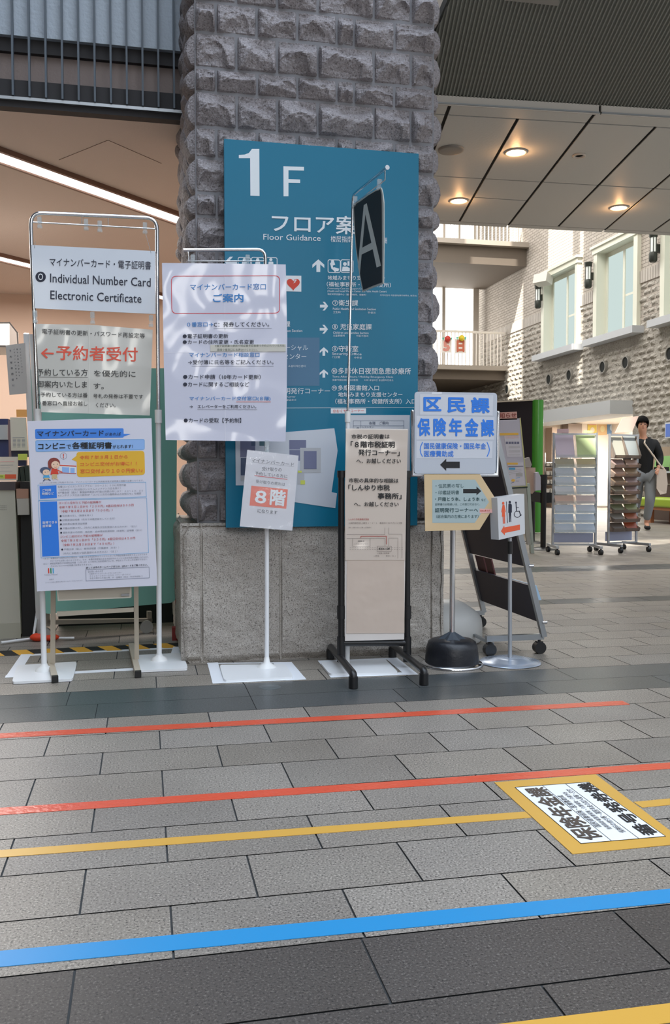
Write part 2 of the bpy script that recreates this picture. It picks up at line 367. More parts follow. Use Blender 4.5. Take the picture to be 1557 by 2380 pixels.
# rough granite plinth with two saw-cut grooves
pb = MB()
def plinth_face(mb, O, U, L, Nn, ht, nx, nz, cuts):
    O, U, Nn = np.array(O, float), np.array(U, float), np.array(Nn, float); vs = []
    for j in range(nz + 1):
        for i in range(nx + 1):
            s_ = L * i / nx; z_ = ht * j / nz; p = O + U * s_ + np.array([0, 0, z_])
            ed = min(s_, L - s_); h = .012 * noise.noise((p[0] * 5, p[1] * 5, z_ * 5)) + .006 * noise.noise((p[0] * 18, p[1] * 18 + 4, z_ * 18)) + .003 * noise.noise((p[0] * 60, p[1] * 60, z_ * 60))
            h -= .016 * max(0, 1 - ed / .03) + .03 * max(0, 1 - (ht - z_) / .05) + .02 * max(0, 1 - z_ / .03)
            for cpos in cuts:
                if abs(s_ - cpos) < .0035: h = -.012
            vs.append(p + Nn * h)
    mb.add(vs, [[j * (nx + 1) + i, j * (nx + 1) + i + 1, (j + 1) * (nx + 1) + i + 1, (j + 1) * (nx + 1) + i] for j in range(nz) for i in range(nx)], 0, False)
BX0, BX1, BY0, BY1, BH = 0.170, 1.480, 4.315, 5.52, 0.668
plinth_face(pb, (BX0, BY0, 0), (1, 0, 0), BX1 - BX0, (0, -1, 0), BH, 262, 60, [0.098, 0.477, 1.240])
plinth_face(pb, (BX0, BY1, 0), (0, -1, 0), BY1 - BY0, (-1, 0, 0), BH, 60, 40, [])
plinth_face(pb, (BX1, BY0, 0), (0, 1, 0), BY1 - BY0, (1, 0, 0), BH, 60, 40, [])
pb.bbox((BX0 + .02, BY0 + .02, 0), (BX1 - .02, BY1 - .02, BH - .02))
pb.poly([(BX0 + .01, BY0 + .015, BH - .012), (BX1 - .01, BY0 + .015, BH - .012), (BX1 - .01, BY1, BH - .012), (BX0 + .01, BY1, BH - .012)])
M_pl = granite('plinth_granite', '#b5aea5', '#6a645d', '#cdc7be', 190, 0.65, False, 0.4, 0.003)
struct(pb.build('pillar_base', M_pl))

# ---- office on the left: ceiling, walls, striped lights
OZ = 2.82
M_beige = mat('office_plaster', '#cfc0b5', 0.85, bump=(90, 0.002))
M_owall = mat('office_wall_paint', '#d2b8a5', 0.8)
cm = MB(); cm.bbox((-6, 5.05, OZ), (1.0, 10.3, OZ + .1)); struct(cm.build('ceiling_office', M_beige))
wm = MB(); wm.bbox((-6, 10.2, 0), (1.0, 10.35, OZ)); struct(wm.build('wall_office_back', M_owall))
wm = MB(); wm.bbox((0.95, 5.6, 0), (1.05, 10.2, 4.2)); struct(wm.build('wall_office_side', M_owall))
wm = MB(); wm.bbox((-6.1, 5.0, 0), (-6, 10.3, OZ)); struct(wm.build('wall_office_left', M_owall))
strip_m = emission('strip_light', '#fff7f0', 3.0)
def strip_light(p0, p1, wd, label):
    p0, p1 = Vector(p0), Vector(p1); d = (p1 - p0).normalized(); n = Vector((-d.y, d.x, 0)); t = thing('strip_light', ((p0 + p1) / 2)[:2] + (OZ - .03,), label, 'ceiling light', 'diagonal strip lights in the office ceiling')
    a = MB(); a.prism([p0 + n * wd / 2, p1 + n * wd / 2, p1 - n * wd / 2, p0 - n * wd / 2], (0, 0, .02), 0); a.build('diffuser', strip_m, t)
    for s in (1, -1):
        b = MB(); b.beam(p0 + n * s * (wd / 2 + .012) + Vector((0, 0, .005)), p1 + n * s * (wd / 2 + .012) + Vector((0, 0, .005)), (.024, .03)); b.build('edge_trim', mat('strip_trim', '#7d5f50', 0.5), t)
zs = OZ - .02
a0, a1 = G(0, 364, zs), G(410, 509, zs); d_ = a1 - a0; a0 = a0 - d_ * 0.9; a1 = a1 + d_ * .4
strip_light((*a0[:2], zs), (*a1[:2], zs), 0.15, 'wide white strip light crossing the beige office ceiling left of the stone pillar')
b0, b1 = G(0, 600, zs), G(68, 622, zs); d_ = (a1 - a0) / np.linalg.norm(a1 - a0)
strip_light((*(b0 - d_ * 1.5)[:2], zs), (*(b0 + d_ * 2.2)[:2], zs), 0.15, 'farther white strip light beside the left pole of the tall sign stand')
hp = MB(); q = [G(*p_, OZ - .002) for p_ in ((137, 372), (251, 326), (375, 380), (262, 430))]
for i in range(2): hp.beam(q[i], q[i + 1], (.0022, .002))
struct(hp.build('trim_1', mat('hatch_gap', '#8a7568', 0.8)))

# ---- fascia above the office opening
fa = MB(); X0, X1 = -6.0, 0.245
M_blue = mat('fascia_panel', '#a9b4bf', 0.55, bump=(45, 0.004)); M_dk = mat('fascia_dark', '#2a282a', 0.7); M_low = mat('fascia_lower', '#8d7f7a', 0.7, bump=(60, 0.002))
fa.bbox((X0, 5.0, 3.165), (X1, 5.12, 7.5), 0); fa.bbox((X0, 5.03, 3.095), (X1, 5.12, 3.165), 1); fa.bbox((X0, 5.06, 2.94), (X1, 5.12, 3.095), 2)
fa.bbox((X0, 5.0, 2.83), (X1, 5.12, 2.94), 1); fa.bbox((X0, 4.965, 2.826), (X1, 5.0, 2.842), 3); fa.bbox((X0, 4.985, 2.795), (X1, 5.05, 2.826), 1)
struct(fa.build('wall_fascia', [M_blue, M_dk, M_low, steel]))
rods = MB(); xr = AY(28, 80, 4.96)[0]
i = -60
while xr + .0815 * i < X1 - .01:
    x_ = xr + .0815 * i; rods.bbox((x_ - .005, 4.955, 2.845), (x_ + .005, 4.985, 4.6), 0); i += 1
struct(rods.build('trim_2', mat('fascia_rod', '#525c66', 0.5)))

# ---- soffit on the right with panels and ribbed slope
SZ = 3.05; SK = 0.19
def nearY(x): return 5.075 - .064 * (x - 2.2)
def farY(x): return 7.49 - .033 * (x - 2.2)
M_sof = mat('soffit_metal', '#cbcbc6', 0.5, bump=(60, 0.0008)); M_gap = mat('soffit_gap', '#22221f', 0.8)
sf = MB(); g = .011
sf.prism([(0.9, nearY(.9) + .005, SZ + .012), (9.5, nearY(9.5) + .005, SZ + .012), (9.5, farY(9.5) - .005, SZ + .012), (0.9, farY(.9) - .005, SZ + .012)], (0, 0, .25), 1)
def cell(x0, x1, ya, yb):
    """panel between joint lines x0, x1 (measured at Y=5.2) and cross joints"""
    pts = []
    for xx, yf in ((x0 + g, ya), (x1 - g, ya), (x1 - g, yb), (x0 + g, yb)):
        Y = yf(xx); pts.append((xx + SK * (Y - 5.2), Y, SZ))
    sf.prism(pts, (0, 0, .008), 0)
ymid = lambda x: 6.30 - .04 * (x - 2.2)
for k in range(-3, 16):
    x0 = 2.234 + .449 * k; x1 = x0 + .449
    cell(x0, x1, lambda x: nearY(x) + .147, lambda x: ymid(x) - .009)
    if k == 0: cell(x0, x1, lambda x: ymid(x) + .009, lambda x: 6.72); cell(x0, x1, lambda x: 6.738, lambda x: farY(x) - .098)
    else: cell(x0, x1, lambda x: ymid(x) + .009, lambda x: farY(x) - .098)
for ya, yb, w_ in ((lambda x: nearY(x), lambda x: nearY(x) + .132, .898), (lambda x: farY(x) - .083, lambda x: farY(x), .898)):
    for k in range(-2, 9): cell(2.234 - .449 + .898 * k + .449 * 2 - .449 * 2, 2.234 - .449 + .898 * (k + 1), ya, yb)
struct(sf.build('ceiling_soffit', [M_sof, M_gap]))
tr = MB()
for xa, xb in ((0.9, 2.675), (2.69, 9.5)):
    tr.prism([(xa, nearY(xa) - .012, SZ - .004), (xb, nearY(xb) - .012, SZ - .004), (xb, nearY(xb) - .012, SZ + .05), (xa, nearY(xa) - .012, SZ + .05)], (0, .012, 0), 0)
    tr.prism([(xa, nearY(xa) - .02, SZ + .0), (xb, nearY(xb) - .02, SZ + .0), (xb, nearY(xb) - .02, SZ + .008), (xa, nearY(xa) - .02, SZ + .008)], (0, .02, 0), 1)
struct(tr.build('trim_3', [mat('soffit_edge', '#c9c4bc', 0.45), steel]))
rb = MB(); per = .0215; slope = math.tan(math.radians(13)); RX0 = 1.52; n = int(7.8 / per); vs = []
for i in range(n * 4):
    x = RX0 + per * i / 4; hgt = (0, 0, .012, .012)[i % 4]; run = min(2.0, (x - RX0) / SK + .01)
    Y0 = nearY(x); z0 = SZ + .045 + hgt
    vs += [(x, Y0 - .004, z0), (x - SK * run, Y0 - run, z0 + slope * run)]
rb.add(vs, [[2 * i, 2 * i + 2, 2 * i + 3, 2 * i + 1] for i in range(n * 4 - 1)], 0)
q0 = nearY(RX0); rb.prism([(RX0, q0, SZ + .08), (9.3, nearY(9.3), SZ + .08), (9.0, nearY(9.3) - 2.0, SZ + .08 + slope * 2.0), (RX0, q0 - 2.0, SZ + .08 + slope * 2.0)], (0, 0, .05), 0)
struct(rb.build('ceiling_ribbed', mat('ribbed_metal', '#8b8d85', 0.55)))

# ---- unseen glowing panels added behind the viewer for glare and frontal light
en = MB()
for i in range(6): en.bbox((-2.4 + 1.9 * i, -7.6, 2.3), (-.62 + 1.9 * i, -7.55, 5.6))
struct(en.build('window_5', emission('added_glazing_glow', '#f4f8ff', 1.2)))
en = MB()
for x_ in (-1.9, .2, 1.95, 4.0): en.bbox((x_, -7.54, 2.4), (x_ + .55, -7.52, 4.4))
struct(en.build('window_6', emission('added_bright_pane', '#fffdf6', 8.0)))  # brighter panes added before the glazing to put glare patches on the laminated sheets
en = MB(); en.bbox((-2.5, -7.7, 0), (9.2, -7.6, 2.3)); en.bbox((-2.5, -7.7, 5.6), (9.2, -7.6, 6.2)); en.bbox((-2.5, -7.75, 2.3), (9.2, -7.62, 5.6)); struct(en.build('wall_entrance', mat('entrance_wall', '#8c8a86', .8)))

# ---- atrium: right wall
WX = 10.5
M_stone = granite('wall_stone', '#b1aca3', '#8a847b', '#c9c5bd', 30, 0.85, False, 0.2)
M_brick = bpy.data.materials.new('wall_brick'); M_brick.use_nodes = True; t = M_brick.node_tree; b = t.nodes['Principled BSDF']
tcn = t.nodes.new('ShaderNodeTexCoord'); mp = t.nodes.new('ShaderNodeSeparateXYZ'); cb = t.nodes.new('ShaderNodeCombineXYZ'); br = t.nodes.new('ShaderNodeTexBrick')
t.links.new(tcn.outputs['Object'], mp.inputs[0]); t.links.new(mp.outputs[1], cb.inputs[0]); t.links.new(mp.outputs[2], cb.inputs[1]); t.links.new(cb.outputs[0], br.inputs[0])
br.inputs['Scale'].default_value = 1.0; br.inputs['Brick Width'].default_value = .24; br.inputs['Row Height'].default_value = .075; br.inputs['Mortar Size'].default_value = .006
br.inputs['Color1'].default_value = (*lin('#b9b0a6'), 1); br.inputs['Color2'].default_value = (*lin('#aca398'), 1); br.inputs['Mortar'].default_value = (*lin('#7d766e'), 1)
t.links.new(br.outputs[0], b.inputs['Base Color']); b.inputs['Roughness'].default_value = .8
kb = t.nodes.new('ShaderNodeBump'); kb.invert = True; kb.inputs['Distance'].default_value = .01; t.links.new(br.outputs[1], kb.inputs['Height']); t.links.new(kb.outputs[0], b.inputs['Normal'])
WINS = [(20.70, 22.45, 4.06, 6.06), (17.98, 19.60, 4.06, 6.06), (15.3, 16.78, 4.06, 6.06)]
OPEN = (18.07, 23.3, 0, 2.33)
rw = MB()
def wall_strip(y0, y1, z0, z1, mi): rw.bbox((WX, y0, z0), (WX + .3, y1, z1), mi)
wall_strip(12, OPEN[0], 0, 4.06, 0); wall_strip(OPEN[0], OPEN[1], OPEN[3], 4.06, 0); wall_strip(OPEN[1], 31, 0, 4.06, 0)
prev = 12
for y0, y1, z0, z1 in sorted(WINS): wall_strip(prev, y0 - .06, 4.06, 6.06, 1); prev = y1 + .06
wall_strip(prev, 31, 4.06, 6.06, 1); wall_strip(12, 31, 6.06, 9.5, 1)
zz = 0.0; row = 0; SH = .1385
while zz < 4.98:
    y_ = 12.0 - (.15 if row % 2 else 0)
    while y_ < 27.0:
        L = .30; a, b_ = y_, y_ + L; ok = not (OPEN[0] - .05 < b_ and a < OPEN[1] and zz < OPEN[3])
        for y0, y1, z0, z1 in WINS:
            if b_ > y0 - .02 and a < y1 + .02 and zz + SH > z0 - .25: ok = ok and False
        if zz < 1.5 and b_ < 17.3: ok = False
        if ok and a > 11.9: sd += 1; rock_patch(rw, (WX, b_, zz), (0, -1, 0), (0, 0, 1), (-1, 0, 0), L, SH, .05, 6, 5, sd, 0, .012)
        y_ += L
    zz += SH; row += 1
# soldier course at the top of the stone
y_ = 12.0
while y_ < 27:
    if not any(y0 - .05 < y_ + .1 and y_ < y1 + .05 for y0, y1, _, _ in WINS): rw.bbox((WX - .03, y_ + .008, 5.0), (WX, y_ + .092, 5.26), 2)
    y_ += .1
struct(rw.build('wall_right', [M_stone, M_brick, mat('soldier_brick', '#b9b2aa', 0.8)], loc=(0, 0, 0)))
M_sill = mat('window_sill_grey', '#b9bcc0', 0.5); M_cas = mat('window_casing', '#dcdccc', 0.5)
pane = emission('window_daylight', '#cfe0dc', 0.9)
for i, (y0, y1, z0, z1) in enumerate(WINS):
    t_ = bpy.data.objects.new('window_%d' % (i + 1), None); COL.objects.link(t_); t_.location = (WX, (y0 + y1) / 2, z0); WL[t_.name] = np.array(t_.location); t_['kind'] = 'structure'
    f = MB(); fw_ = .16
    for lo, hi in (((WX - .09, y0 - fw_, z0), (WX + .28, y0, z1 + .02)), ((WX - .09, y1, z0), (WX + .28, y1 + fw_, z1 + .02)), ((WX - .12, y0 - fw_ - .03, z1), (WX + .28, y1 + fw_ + .03, z1 + .16)), ((WX - .16, y0 - fw_ - .07, z1 + .12), (WX + .05, y1 + fw_ + .07, z1 + .18))): f.bbox(lo, hi)
    f.build('casing', M_cas, t_)
    f = MB(); yc = (y0 + y1) / 2
    for lo, hi in (((WX + .14, y0, z0), (WX + .2, y0 + .09, z1)), ((WX + .14, y1 - .09, z0), (WX + .2, y1, z1)), ((WX + .14, yc - .04, z0), (WX + .2, yc + .04, z1)), ((WX + .14, y0, z1 - .1), (WX + .2, y1, z1)), ((WX + .14, y0, z0), (WX + .2, y1, z0 + .1)), ((WX + .15, y0, z0 + .85), (WX + .19, yc, z0 + .9))): sh = .003 * (len(f.f) // 6); f.bbox((lo[0] + sh, lo[1], lo[2]), hi)
    f.build('sash_frame', M_cas, t_)
    f = MB(); f.bbox((WX + .17, y0, z0), (WX + .18, y1, z1)); f.build('pane', pane, t_)
    f = MB(); f.bbox((WX - .28, y0 - .32, z0 - .13), (WX + .15, y1 + .32, z0 + .02)); f.build('sill', M_sill, t_)
# beige dado near the counter
dd = MB(); dd.bbox((WX - .02, 12, 0), (WX, 17.3, 1.47)); struct(dd.build('trim_4', mat('dado', '#b29e88', 0.7)))
# canopy over the service opening + lit recess behind it
cp = MB(); cp.bbox((WX - .55, 18.07, 2.22), (WX + .3, 22.9, 2.52), 0); struct(cp.build('trim_5', mat('canopy_grey', '#bfc2c4', 0.55)))
rc = MB(); rc.bbox((WX + 2.6, 17.6, 0), (WX + 2.7, 23.8, 2.6)); rc.bbox((WX + .3, 17.6, 2.33), (WX + 2.7, 23.8, 2.43)); rc.bbox((WX + .3, 17.6, 0), (WX + 2.7, 17.7, 2.4)); rc.bbox((WX + .3, 23.7, 0), (WX + 2.7, 23.8, 2.4))
struct(rc.build('wall_recess', mat('recess_paint', '#f0e6da', 0.7)))

# ---- atrium: far end with two balconies and bright glazing
FY = 27.0
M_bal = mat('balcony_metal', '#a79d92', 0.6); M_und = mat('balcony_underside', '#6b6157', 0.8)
glow = emission('far_glazing', '#fffdf8', 3.6)
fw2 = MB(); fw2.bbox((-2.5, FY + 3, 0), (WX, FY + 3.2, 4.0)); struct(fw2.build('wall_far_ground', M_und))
gz = MB(); gz.bbox((-2.5, FY, 4.1), (WX - .2, FY + .1, 9.4)); o_ = gz.build('window_4', glow); struct(o_)
ml = MB()
for px in (1030, 1102, 1160):
    x_ = AY(px, 700, FY - .05)[0]; ml.bbox((x_ - .05, FY - .12, 4.1), (x_ + .05, FY - .02, 6.9))
for px in (1030, 1065, 1100): x_ = AY(px, 540, FY - .05)[0]; ml.bbox((x_ - .05, FY - .12, 7.2), (x_ + .05, FY - .02, 9.4))
ml.bbox((WX - .3, FY - .1, 4.1), (WX - .2, FY, 9.4)); struct(ml.build('trim_6', mat('mullion', '#cfc8c0', 0.6)))
def balcony(y0, z_top, thick, name, bars, xr_):
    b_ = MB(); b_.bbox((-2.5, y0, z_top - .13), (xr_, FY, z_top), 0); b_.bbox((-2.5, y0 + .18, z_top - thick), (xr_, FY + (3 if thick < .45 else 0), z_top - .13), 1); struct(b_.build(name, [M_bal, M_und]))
    r_ = MB(); x_ = 5.5
    while x_ < xr_ - .1: r_.bbox((x_ - .012, y0 + .12, z_top), (x_ + .012, y0 + .14, z_top + bars), 0); x_ += .11
    r_.bbox((-2.5, y0 + .1, z_top + bars), (xr_, y0 + .16, z_top + bars + .06), 0)
    return r_
z1_ = AY(1100, 849, 25.05)[2]; z2_ = AY(1100, 556, 23.6)[2]
struct(balcony(25.05, z1_, .40, 'trim_7', .95, WX).build('trim_8', mat('railing_glare', '#efe8de', 0.5)))  # railing colour paled to carry the glare of the glazing behind
struct(balcony(23.6, z2_, .62, 'trim_9', 1.0, WX).build('trim_10', mat('railing_glare', '#efe8de', 0.5)))
# roof of the atrium with open slots, and the long left wall (both out of view; they shape the daylight)
rf = MB(); RZ = 9.5
def shp(Yk, x): return Yk - (WX - x) / .6 * .45
slots = [(20.45, 20.62), (21.0, 22.4), (24.0, 25.0)]
def rstrip(ya, yb, xa, xb, dz=0): rf.prism([(xa, ya(xa), RZ + dz), (xb, ya(xb), RZ + dz), (xb, yb(xb), RZ + dz), (xa, yb(xa), RZ + dz)], (0, 0, .1))
XE = WX + .3; lines = [lambda x: 5.6] + [(lambda x, v=v: shp(v, x)) for s_ in slots for v in s_] + [lambda x: 33.0]
for a, b_ in zip(lines[0::2], lines[1::2]): rstrip(a, b_, 2.0, XE)
rstrip(lambda x: shp(20.9, x), lambda x: shp(22.5, x), 2.0, 7.75, .12); rstrip(lambda x: shp(20.9, x), lambda x: shp(22.5, x), 8.9, XE, .12)
rstrip(lambda x: shp(20.3, x), lambda x: shp(20.8, x), 2.0, 5.2, .12)
rf.bbox((-2.7, 5.6, RZ), (2.1, 33, RZ + .1)); struct(rf.build('ceiling_atrium', mat('roof_paint', '#cfcac2', 0.8)))
lw = MB(); lw.bbox((-2.7, 10.4, 0), (-2.5, 31, RZ)); lw.bbox((-2.7, -8, 0), (-2.5, 5.0, 9.0)); lw.bbox((-6.3, 10.35, 0), (-2.5, 10.5, RZ)); lw.bbox((0.245, 5.5, 3.5), (9.5, 5.6, RZ)); lw.bbox((-6.1, 5.12, 7.0), (0.3, 10.5, 7.1)); struct(lw.build('wall_left', mat('left_wall', '#4b4744', 0.8)))

# ================================================================== THINGS
FRONT = (0, -1, 0)
V1 = (0, 450, 3.46); V3 = (80, 960, 5.7667); V4 = (80, 1110, 5.5607); V5 = (360, 560, 4.5794); V6 = (520, 990, 5.5607); V7 = (740, 940, 3.5); V8 = (930, 880, 4.4486)
V9 = (510, 310, 3.2438); V10 = (640, 580, 4.325); V13 = (1000, 500, 2.7953); V16 = (960, 1200, 4.579); V17 = (800, 370, 7.208); V18 = (1130, 930, 6.431); VF = (1100, 1780, 3.407); VR = (1220, 900, 4.62); VP = (1450, 940, 7.439)
V20 = (0, 950, 7.933); V21 = (0, 1240, 7.785); VB = (0, 1300, 3.46); V55 = (420, 1000, 3.72); VC = (980, 0, 2.6984)
def px(view, x, y): return (x / view[2] + view[0], y / view[2] + view[1])

# ---- tapes and marks on the floor
fs = Sheet((0, 0, 0.0012), (0, 0, 1), step=0.0003)
def tape(pts, wd, name, m, label, cat, group=None, L=0):
    mb = MB(); q = [Vector(G(*p_, 0.001)) for p_ in pts]
    for a, b_ in zip(q[:-1], q[1:]):
        d = (b_ - a).normalized(); n = Vector((-d.y, d.x, 0)) * wd / 2; mb.prism([a + n, b_ + n, b_ - n, a - n], (0, 0, -.0009))
    for i in range(len(mb.v)): mb.v[i] = (mb.v[i][0], mb.v[i][1], mb.v[i][2] + L * .0008)
    return tag(mb.build(name, m), label, cat, group)
T_red = mat('tape_red', '#cf4f32', 0.3, bump=(60, .002)); T_yel = mat('tape_yellow', '#cb9c3f', 0.4); T_blu = mat('tape_blue', '#1c84bd', 0.45); T_wht = mat('tape_white', '#e8ebf0', 0.4)
def TI(y0_, y1_, x0=0, x1=1557): return [(x0, y0_), (x1, y1_)]
def ext(p0, p1, a, b_):
    """lengthen a floor line past the frame on both sides"""
    A, B = G(*p0), G(*p1); return A + (A - B) * a, B + (B - A) * b_
def tape3(p0, p1, a, b_, wd, name, m, label, group=None):
    A, B = ext(p0, p1, a, b_); A, B = Vector(A), Vector(B); A.z = B.z = .0012; d = (B - A).normalized(); n = Vector((-d.y, d.x, 0)) * wd / 2; mb = MB(); mb.prism([A + n, B + n, B - n, A - n], (0, 0, -.001)); return tag(mb.build(name, m), label, 'floor tape', group)
tape3((0, 1710.5), (1455, 1633.5), .5, 0, .060, 'floor_tape', T_red, 'orange-red floor tape nearest the sign stands, ending bare near its far tip', 'tape lines on the granite floor')
tape3((0, 1886.5), (1557, 1780), .5, .6, .054, 'floor_tape', T_red, 'orange-red floor tape passing above the yellow floor sign', 'tape lines on the granite floor')
tape3((0, 1985), (1228, 1894), .5, 0, .043, 'floor_tape', T_yel, 'yellow floor tape leading to the floor sign, before the blue tape', 'tape lines on the granite floor')
tape3((1482, 1871), (1557, 1864), 0, 3, .043, 'floor_tape', T_yel, 'short yellow floor tape leaving the floor sign away from the pillar', 'tape lines on the granite floor')
tape3((0, 2229.5), (1557, 2082.5), .5, .6, .058, 'floor_tape', T_blu, 'blue floor tape along the dark granite band', 'tape lines on the granite floor')
tape3((1050, 2418), (1557, 2355), 1.2, 1, .05, 'floor_tape', T_yel, 'yellow floor tape on the granite past the blue tape, at the bottom corner', 'tape lines on the granite floor')
# yellow floor sign
sg = MB(); FS = Sheet((0, 0, 0.0016), (0, 0, 1), VF, 0.0005)
outer = [(165, 130), (968, 66), (1690, 612), (785, 697)]; FS.slab(sg, outer, .0012)
sgo = tag(sg.build('floor_sign', T_yel), 'yellow-framed white floor sign with counter names in black characters', 'floor sign')
pr = MB(); inner = [(330, 172), (912, 130), (1522, 560), (852, 617)]
FS.poly(pr, inner, 0, 1); FS.line(pr, inner, 3, 1, 2, True)
FS.line(pr, [(548, 158), (1095, 597)], 3, 1, 2); FS.line(pr, [(730, 145), (1310, 577)], 3, 1, 2)
def FT(s_, a, b_, c, mi=1, bold=.012): FS.text(pr, s_, a, b_, (c[0], c[1]), mi, bold)
# the columns read away from the entrance: baseline runs into the depth, tops point left
FT('保険年金課', (1045, 580), (560, 170), (850, 597), 2, .02)
FT('番号発券機', (1480, 545), (915, 135), (1355, 562), 1, .02)
FT('国民健康保険・医療費助成', (1018, 484), (705, 235), (968, 490), 1, .0)
FT('後期高齢者医療保険・介護保険・介護予防', (1104, 503), (738, 210), (1064, 508), 1, .0)
FT('保険料の納付等・国民年金の加入届等・交付', (1215, 528), (770, 186), (1165, 534), 1, .0)
pr.build('lettering', [P['white'], P['black'], mat('worn_ink', '#4f453c', .6)], sgo)
# small metal disc set in the floor
dk = MB(); c = G(627, 1597); dk.lathe([(0.0, .0022), (.03, .0022), (.034, .0008)], (c[0], c[1], 0)); dk.lathe([(.036, .001), (.045, .0012), (.047, .0002)], (c[0], c[1], 0), 28, 0)
tag(dk.build('floor_disc', mat('floor_cap', '#6f7678', .4, .5)), 'small round metal cap set in the dark granite band', 'floor disc')
# hazard tape
hz = MB(); A, B = Vector(G(-200, 1528, .001)), Vector(G(425, 1499, .001)); d = (B - A).normalized(); n = Vector((-d.y, d.x, 0)); L = (B - A).length
hz.prism([A + n * .07, B + n * .07, B - n * .07, A - n * .07], (0, 0, -.0009), 0)
t_ = .02
while t_ < L - .12: a = A + d * t_ + Vector((0, 0, .0004)); hz.poly([a + n * .069 - d * .0, a + n * .069 + d * .075, a - n * .069 + d * .125, a - n * .069 + d * .05], 1); t_ += .142
tag(hz.build('hazard_tape', [black_mat, mat('tape_amber', '#e2a93a', .5)]), 'yellow and black hazard tape on the floor before the green rolling board', 'floor tape')
def frame_tape(quad, wd, label):
    mb = MB(); q = [Vector(G(*p_, .0012)) for p_ in quad]; c = sum(q, Vector()) / 4
    for i in range(4):
        a, b_ = q[i], q[(i + 1) % 4]; d = (b_ - a).normalized(); n = Vector((-d.y, d.x, 0)); n = n if n.dot(c - a) > 0 else -n
        w_ = wd[i] if isinstance(wd, tuple) else wd; lf = Vector((0, 0, .00025 * i)); mb.prism([a + lf, b_ + lf, b_ + n * w_ + lf, a + n * w_ + lf], (0, 0, -.001))
    return tag(mb.build('outline_tape', T_wht), label, 'floor tape', 'white tape outlines around the sign stands')
frame_tape([px(VB, *p_) for p_ in ((170, 765), (1470, 702), (1420, 872), (40, 952))], (.042, .05, .05, .05), 'white tape outline on the floor around the tall chrome sign stand')
frame_tape([px(V55, *p_) for p_ in ((230, 2012), (958, 2004), (1085, 2153), (276, 2190))], (.02, .09, .05, .05), 'white tape outline on the floor around the middle stand base')
frame_tape([px(V7, *p_) for p_ in ((-5, 2085), (640, 2060), (810, 2195), (100, 2222))], (.03, .06, .05, .06), 'white tape outline on the floor under the black pipe sign frame')

# ---- helpers for pole stands
def clip(parent, c, h=.05, mi=None):
    mb = MB(); c = Vector(c); mb.box(c, (.016, .014, h)); mb.box(c + Vector((0, -.012, h * .18)), (.02, .006, h * .5), 0, 0, .25); mb.box(c + Vector((0, .004, -h * .45)), (.022, .012, .012)); return mb.build('clip', clearpl, parent)
def bend(p0, corner, p1, r, n=6):
    p0, c, p1 = Vector(p0), Vector(corner), Vector(p1); a = c + (p0 - c).normalized() * r; b_ = c + (p1 - c).normalized() * r
    return [a * (1 - t) ** 2 + c * 2 * t * (1 - t) + b_ * t * t for t in [i / n for i in range(n + 1)]]
def plate(parent, quad, name='base_plate', th=.012, m=None):
    mb = MB(); s_ = Sheet((0, 0, th), (0, 0, 1)); mb.prism([s_.p(q) for q in Sheet.rr(quad, 6)], (0, 0, -th + .0018)); return mb.build(name, m or white_metal, parent)

# ---- 1. tall chrome sign stand on the left
YS = 4.24
t1 = thing('sign_stand', (*G(236, 1560)[:2], 0), 'tall chrome hoop stand with white lower poles, left of the pillar', 'sign stand')
lt, rt_ = AY(72, 530, YS), AY(365, 535, YS); lj, rj = AY(88, 966, YS), AY(368, 968, YS); lb, rb_ = G(103, 1565), G(370, 1540)
tl, trr = AY(72, 494, YS), AY(364, 507, YS)
mb = MB(); mb.tube([lj] + [Vector(lt)] + bend(lt, tl, trr, .05) + bend(tl, trr, rt_, .05) + [Vector(rt_), rj], .0085, 12); mb.build('hoop', chrome, t1)
mb = MB(); ca_, cb_ = AY(72, 516, YS), AY(363, 532, YS); mb.tube([ca_, cb_], .0035, 8)
for fx in (.4, .61): p_ = Vector(ca_).lerp(Vector(cb_), fx); mb.tube([p_, p_ + Vector((0, 0, .035))], .002, 6)
mb.build('crossbar', chrome, t1)
for q0, q1 in ((lj, lb), (rj, rb_)):
    mb = MB(); q0, q1 = Vector(q0), Vector(q1); q1.z = .014; mb.tube([q0 + Vector((0, 0, .01)), q1], .0125, 14); mb.build('lower_pole', white_metal, t1)
    mb = MB(); mb.tube([q0 + Vector((0, 0, .03)), q0 + Vector((0, 0, -.03))], .0165, 14); mb.build('joint_collar', white_pl, t1)
    mb = MB(); mb.lathe([(.04, .012), (.034, .024), (.018, .034), (.0125, .045)], (q1.x, q1.y, 0), 20); mb.build('pole_socket', white_pl, t1)
plate(t1, [px(VB, *p_) for p_ in ((140, 850), (620, 822), (585, 962), (95, 985))])
plate(t1, [px(VB, *p_) for p_ in ((1085, 770), (1468, 750), (1512, 876), (1110, 892))])
for x_, y_ in ((92, 516), (200, 521), (232, 525), (337, 529)): clip(t1, AY(x_, y_, YS - .004), .045)
for x_, y_ in ((82, 735), (215, 738), (351, 745)): clip(t1, AY(x_, y_, YS - .02), .05)

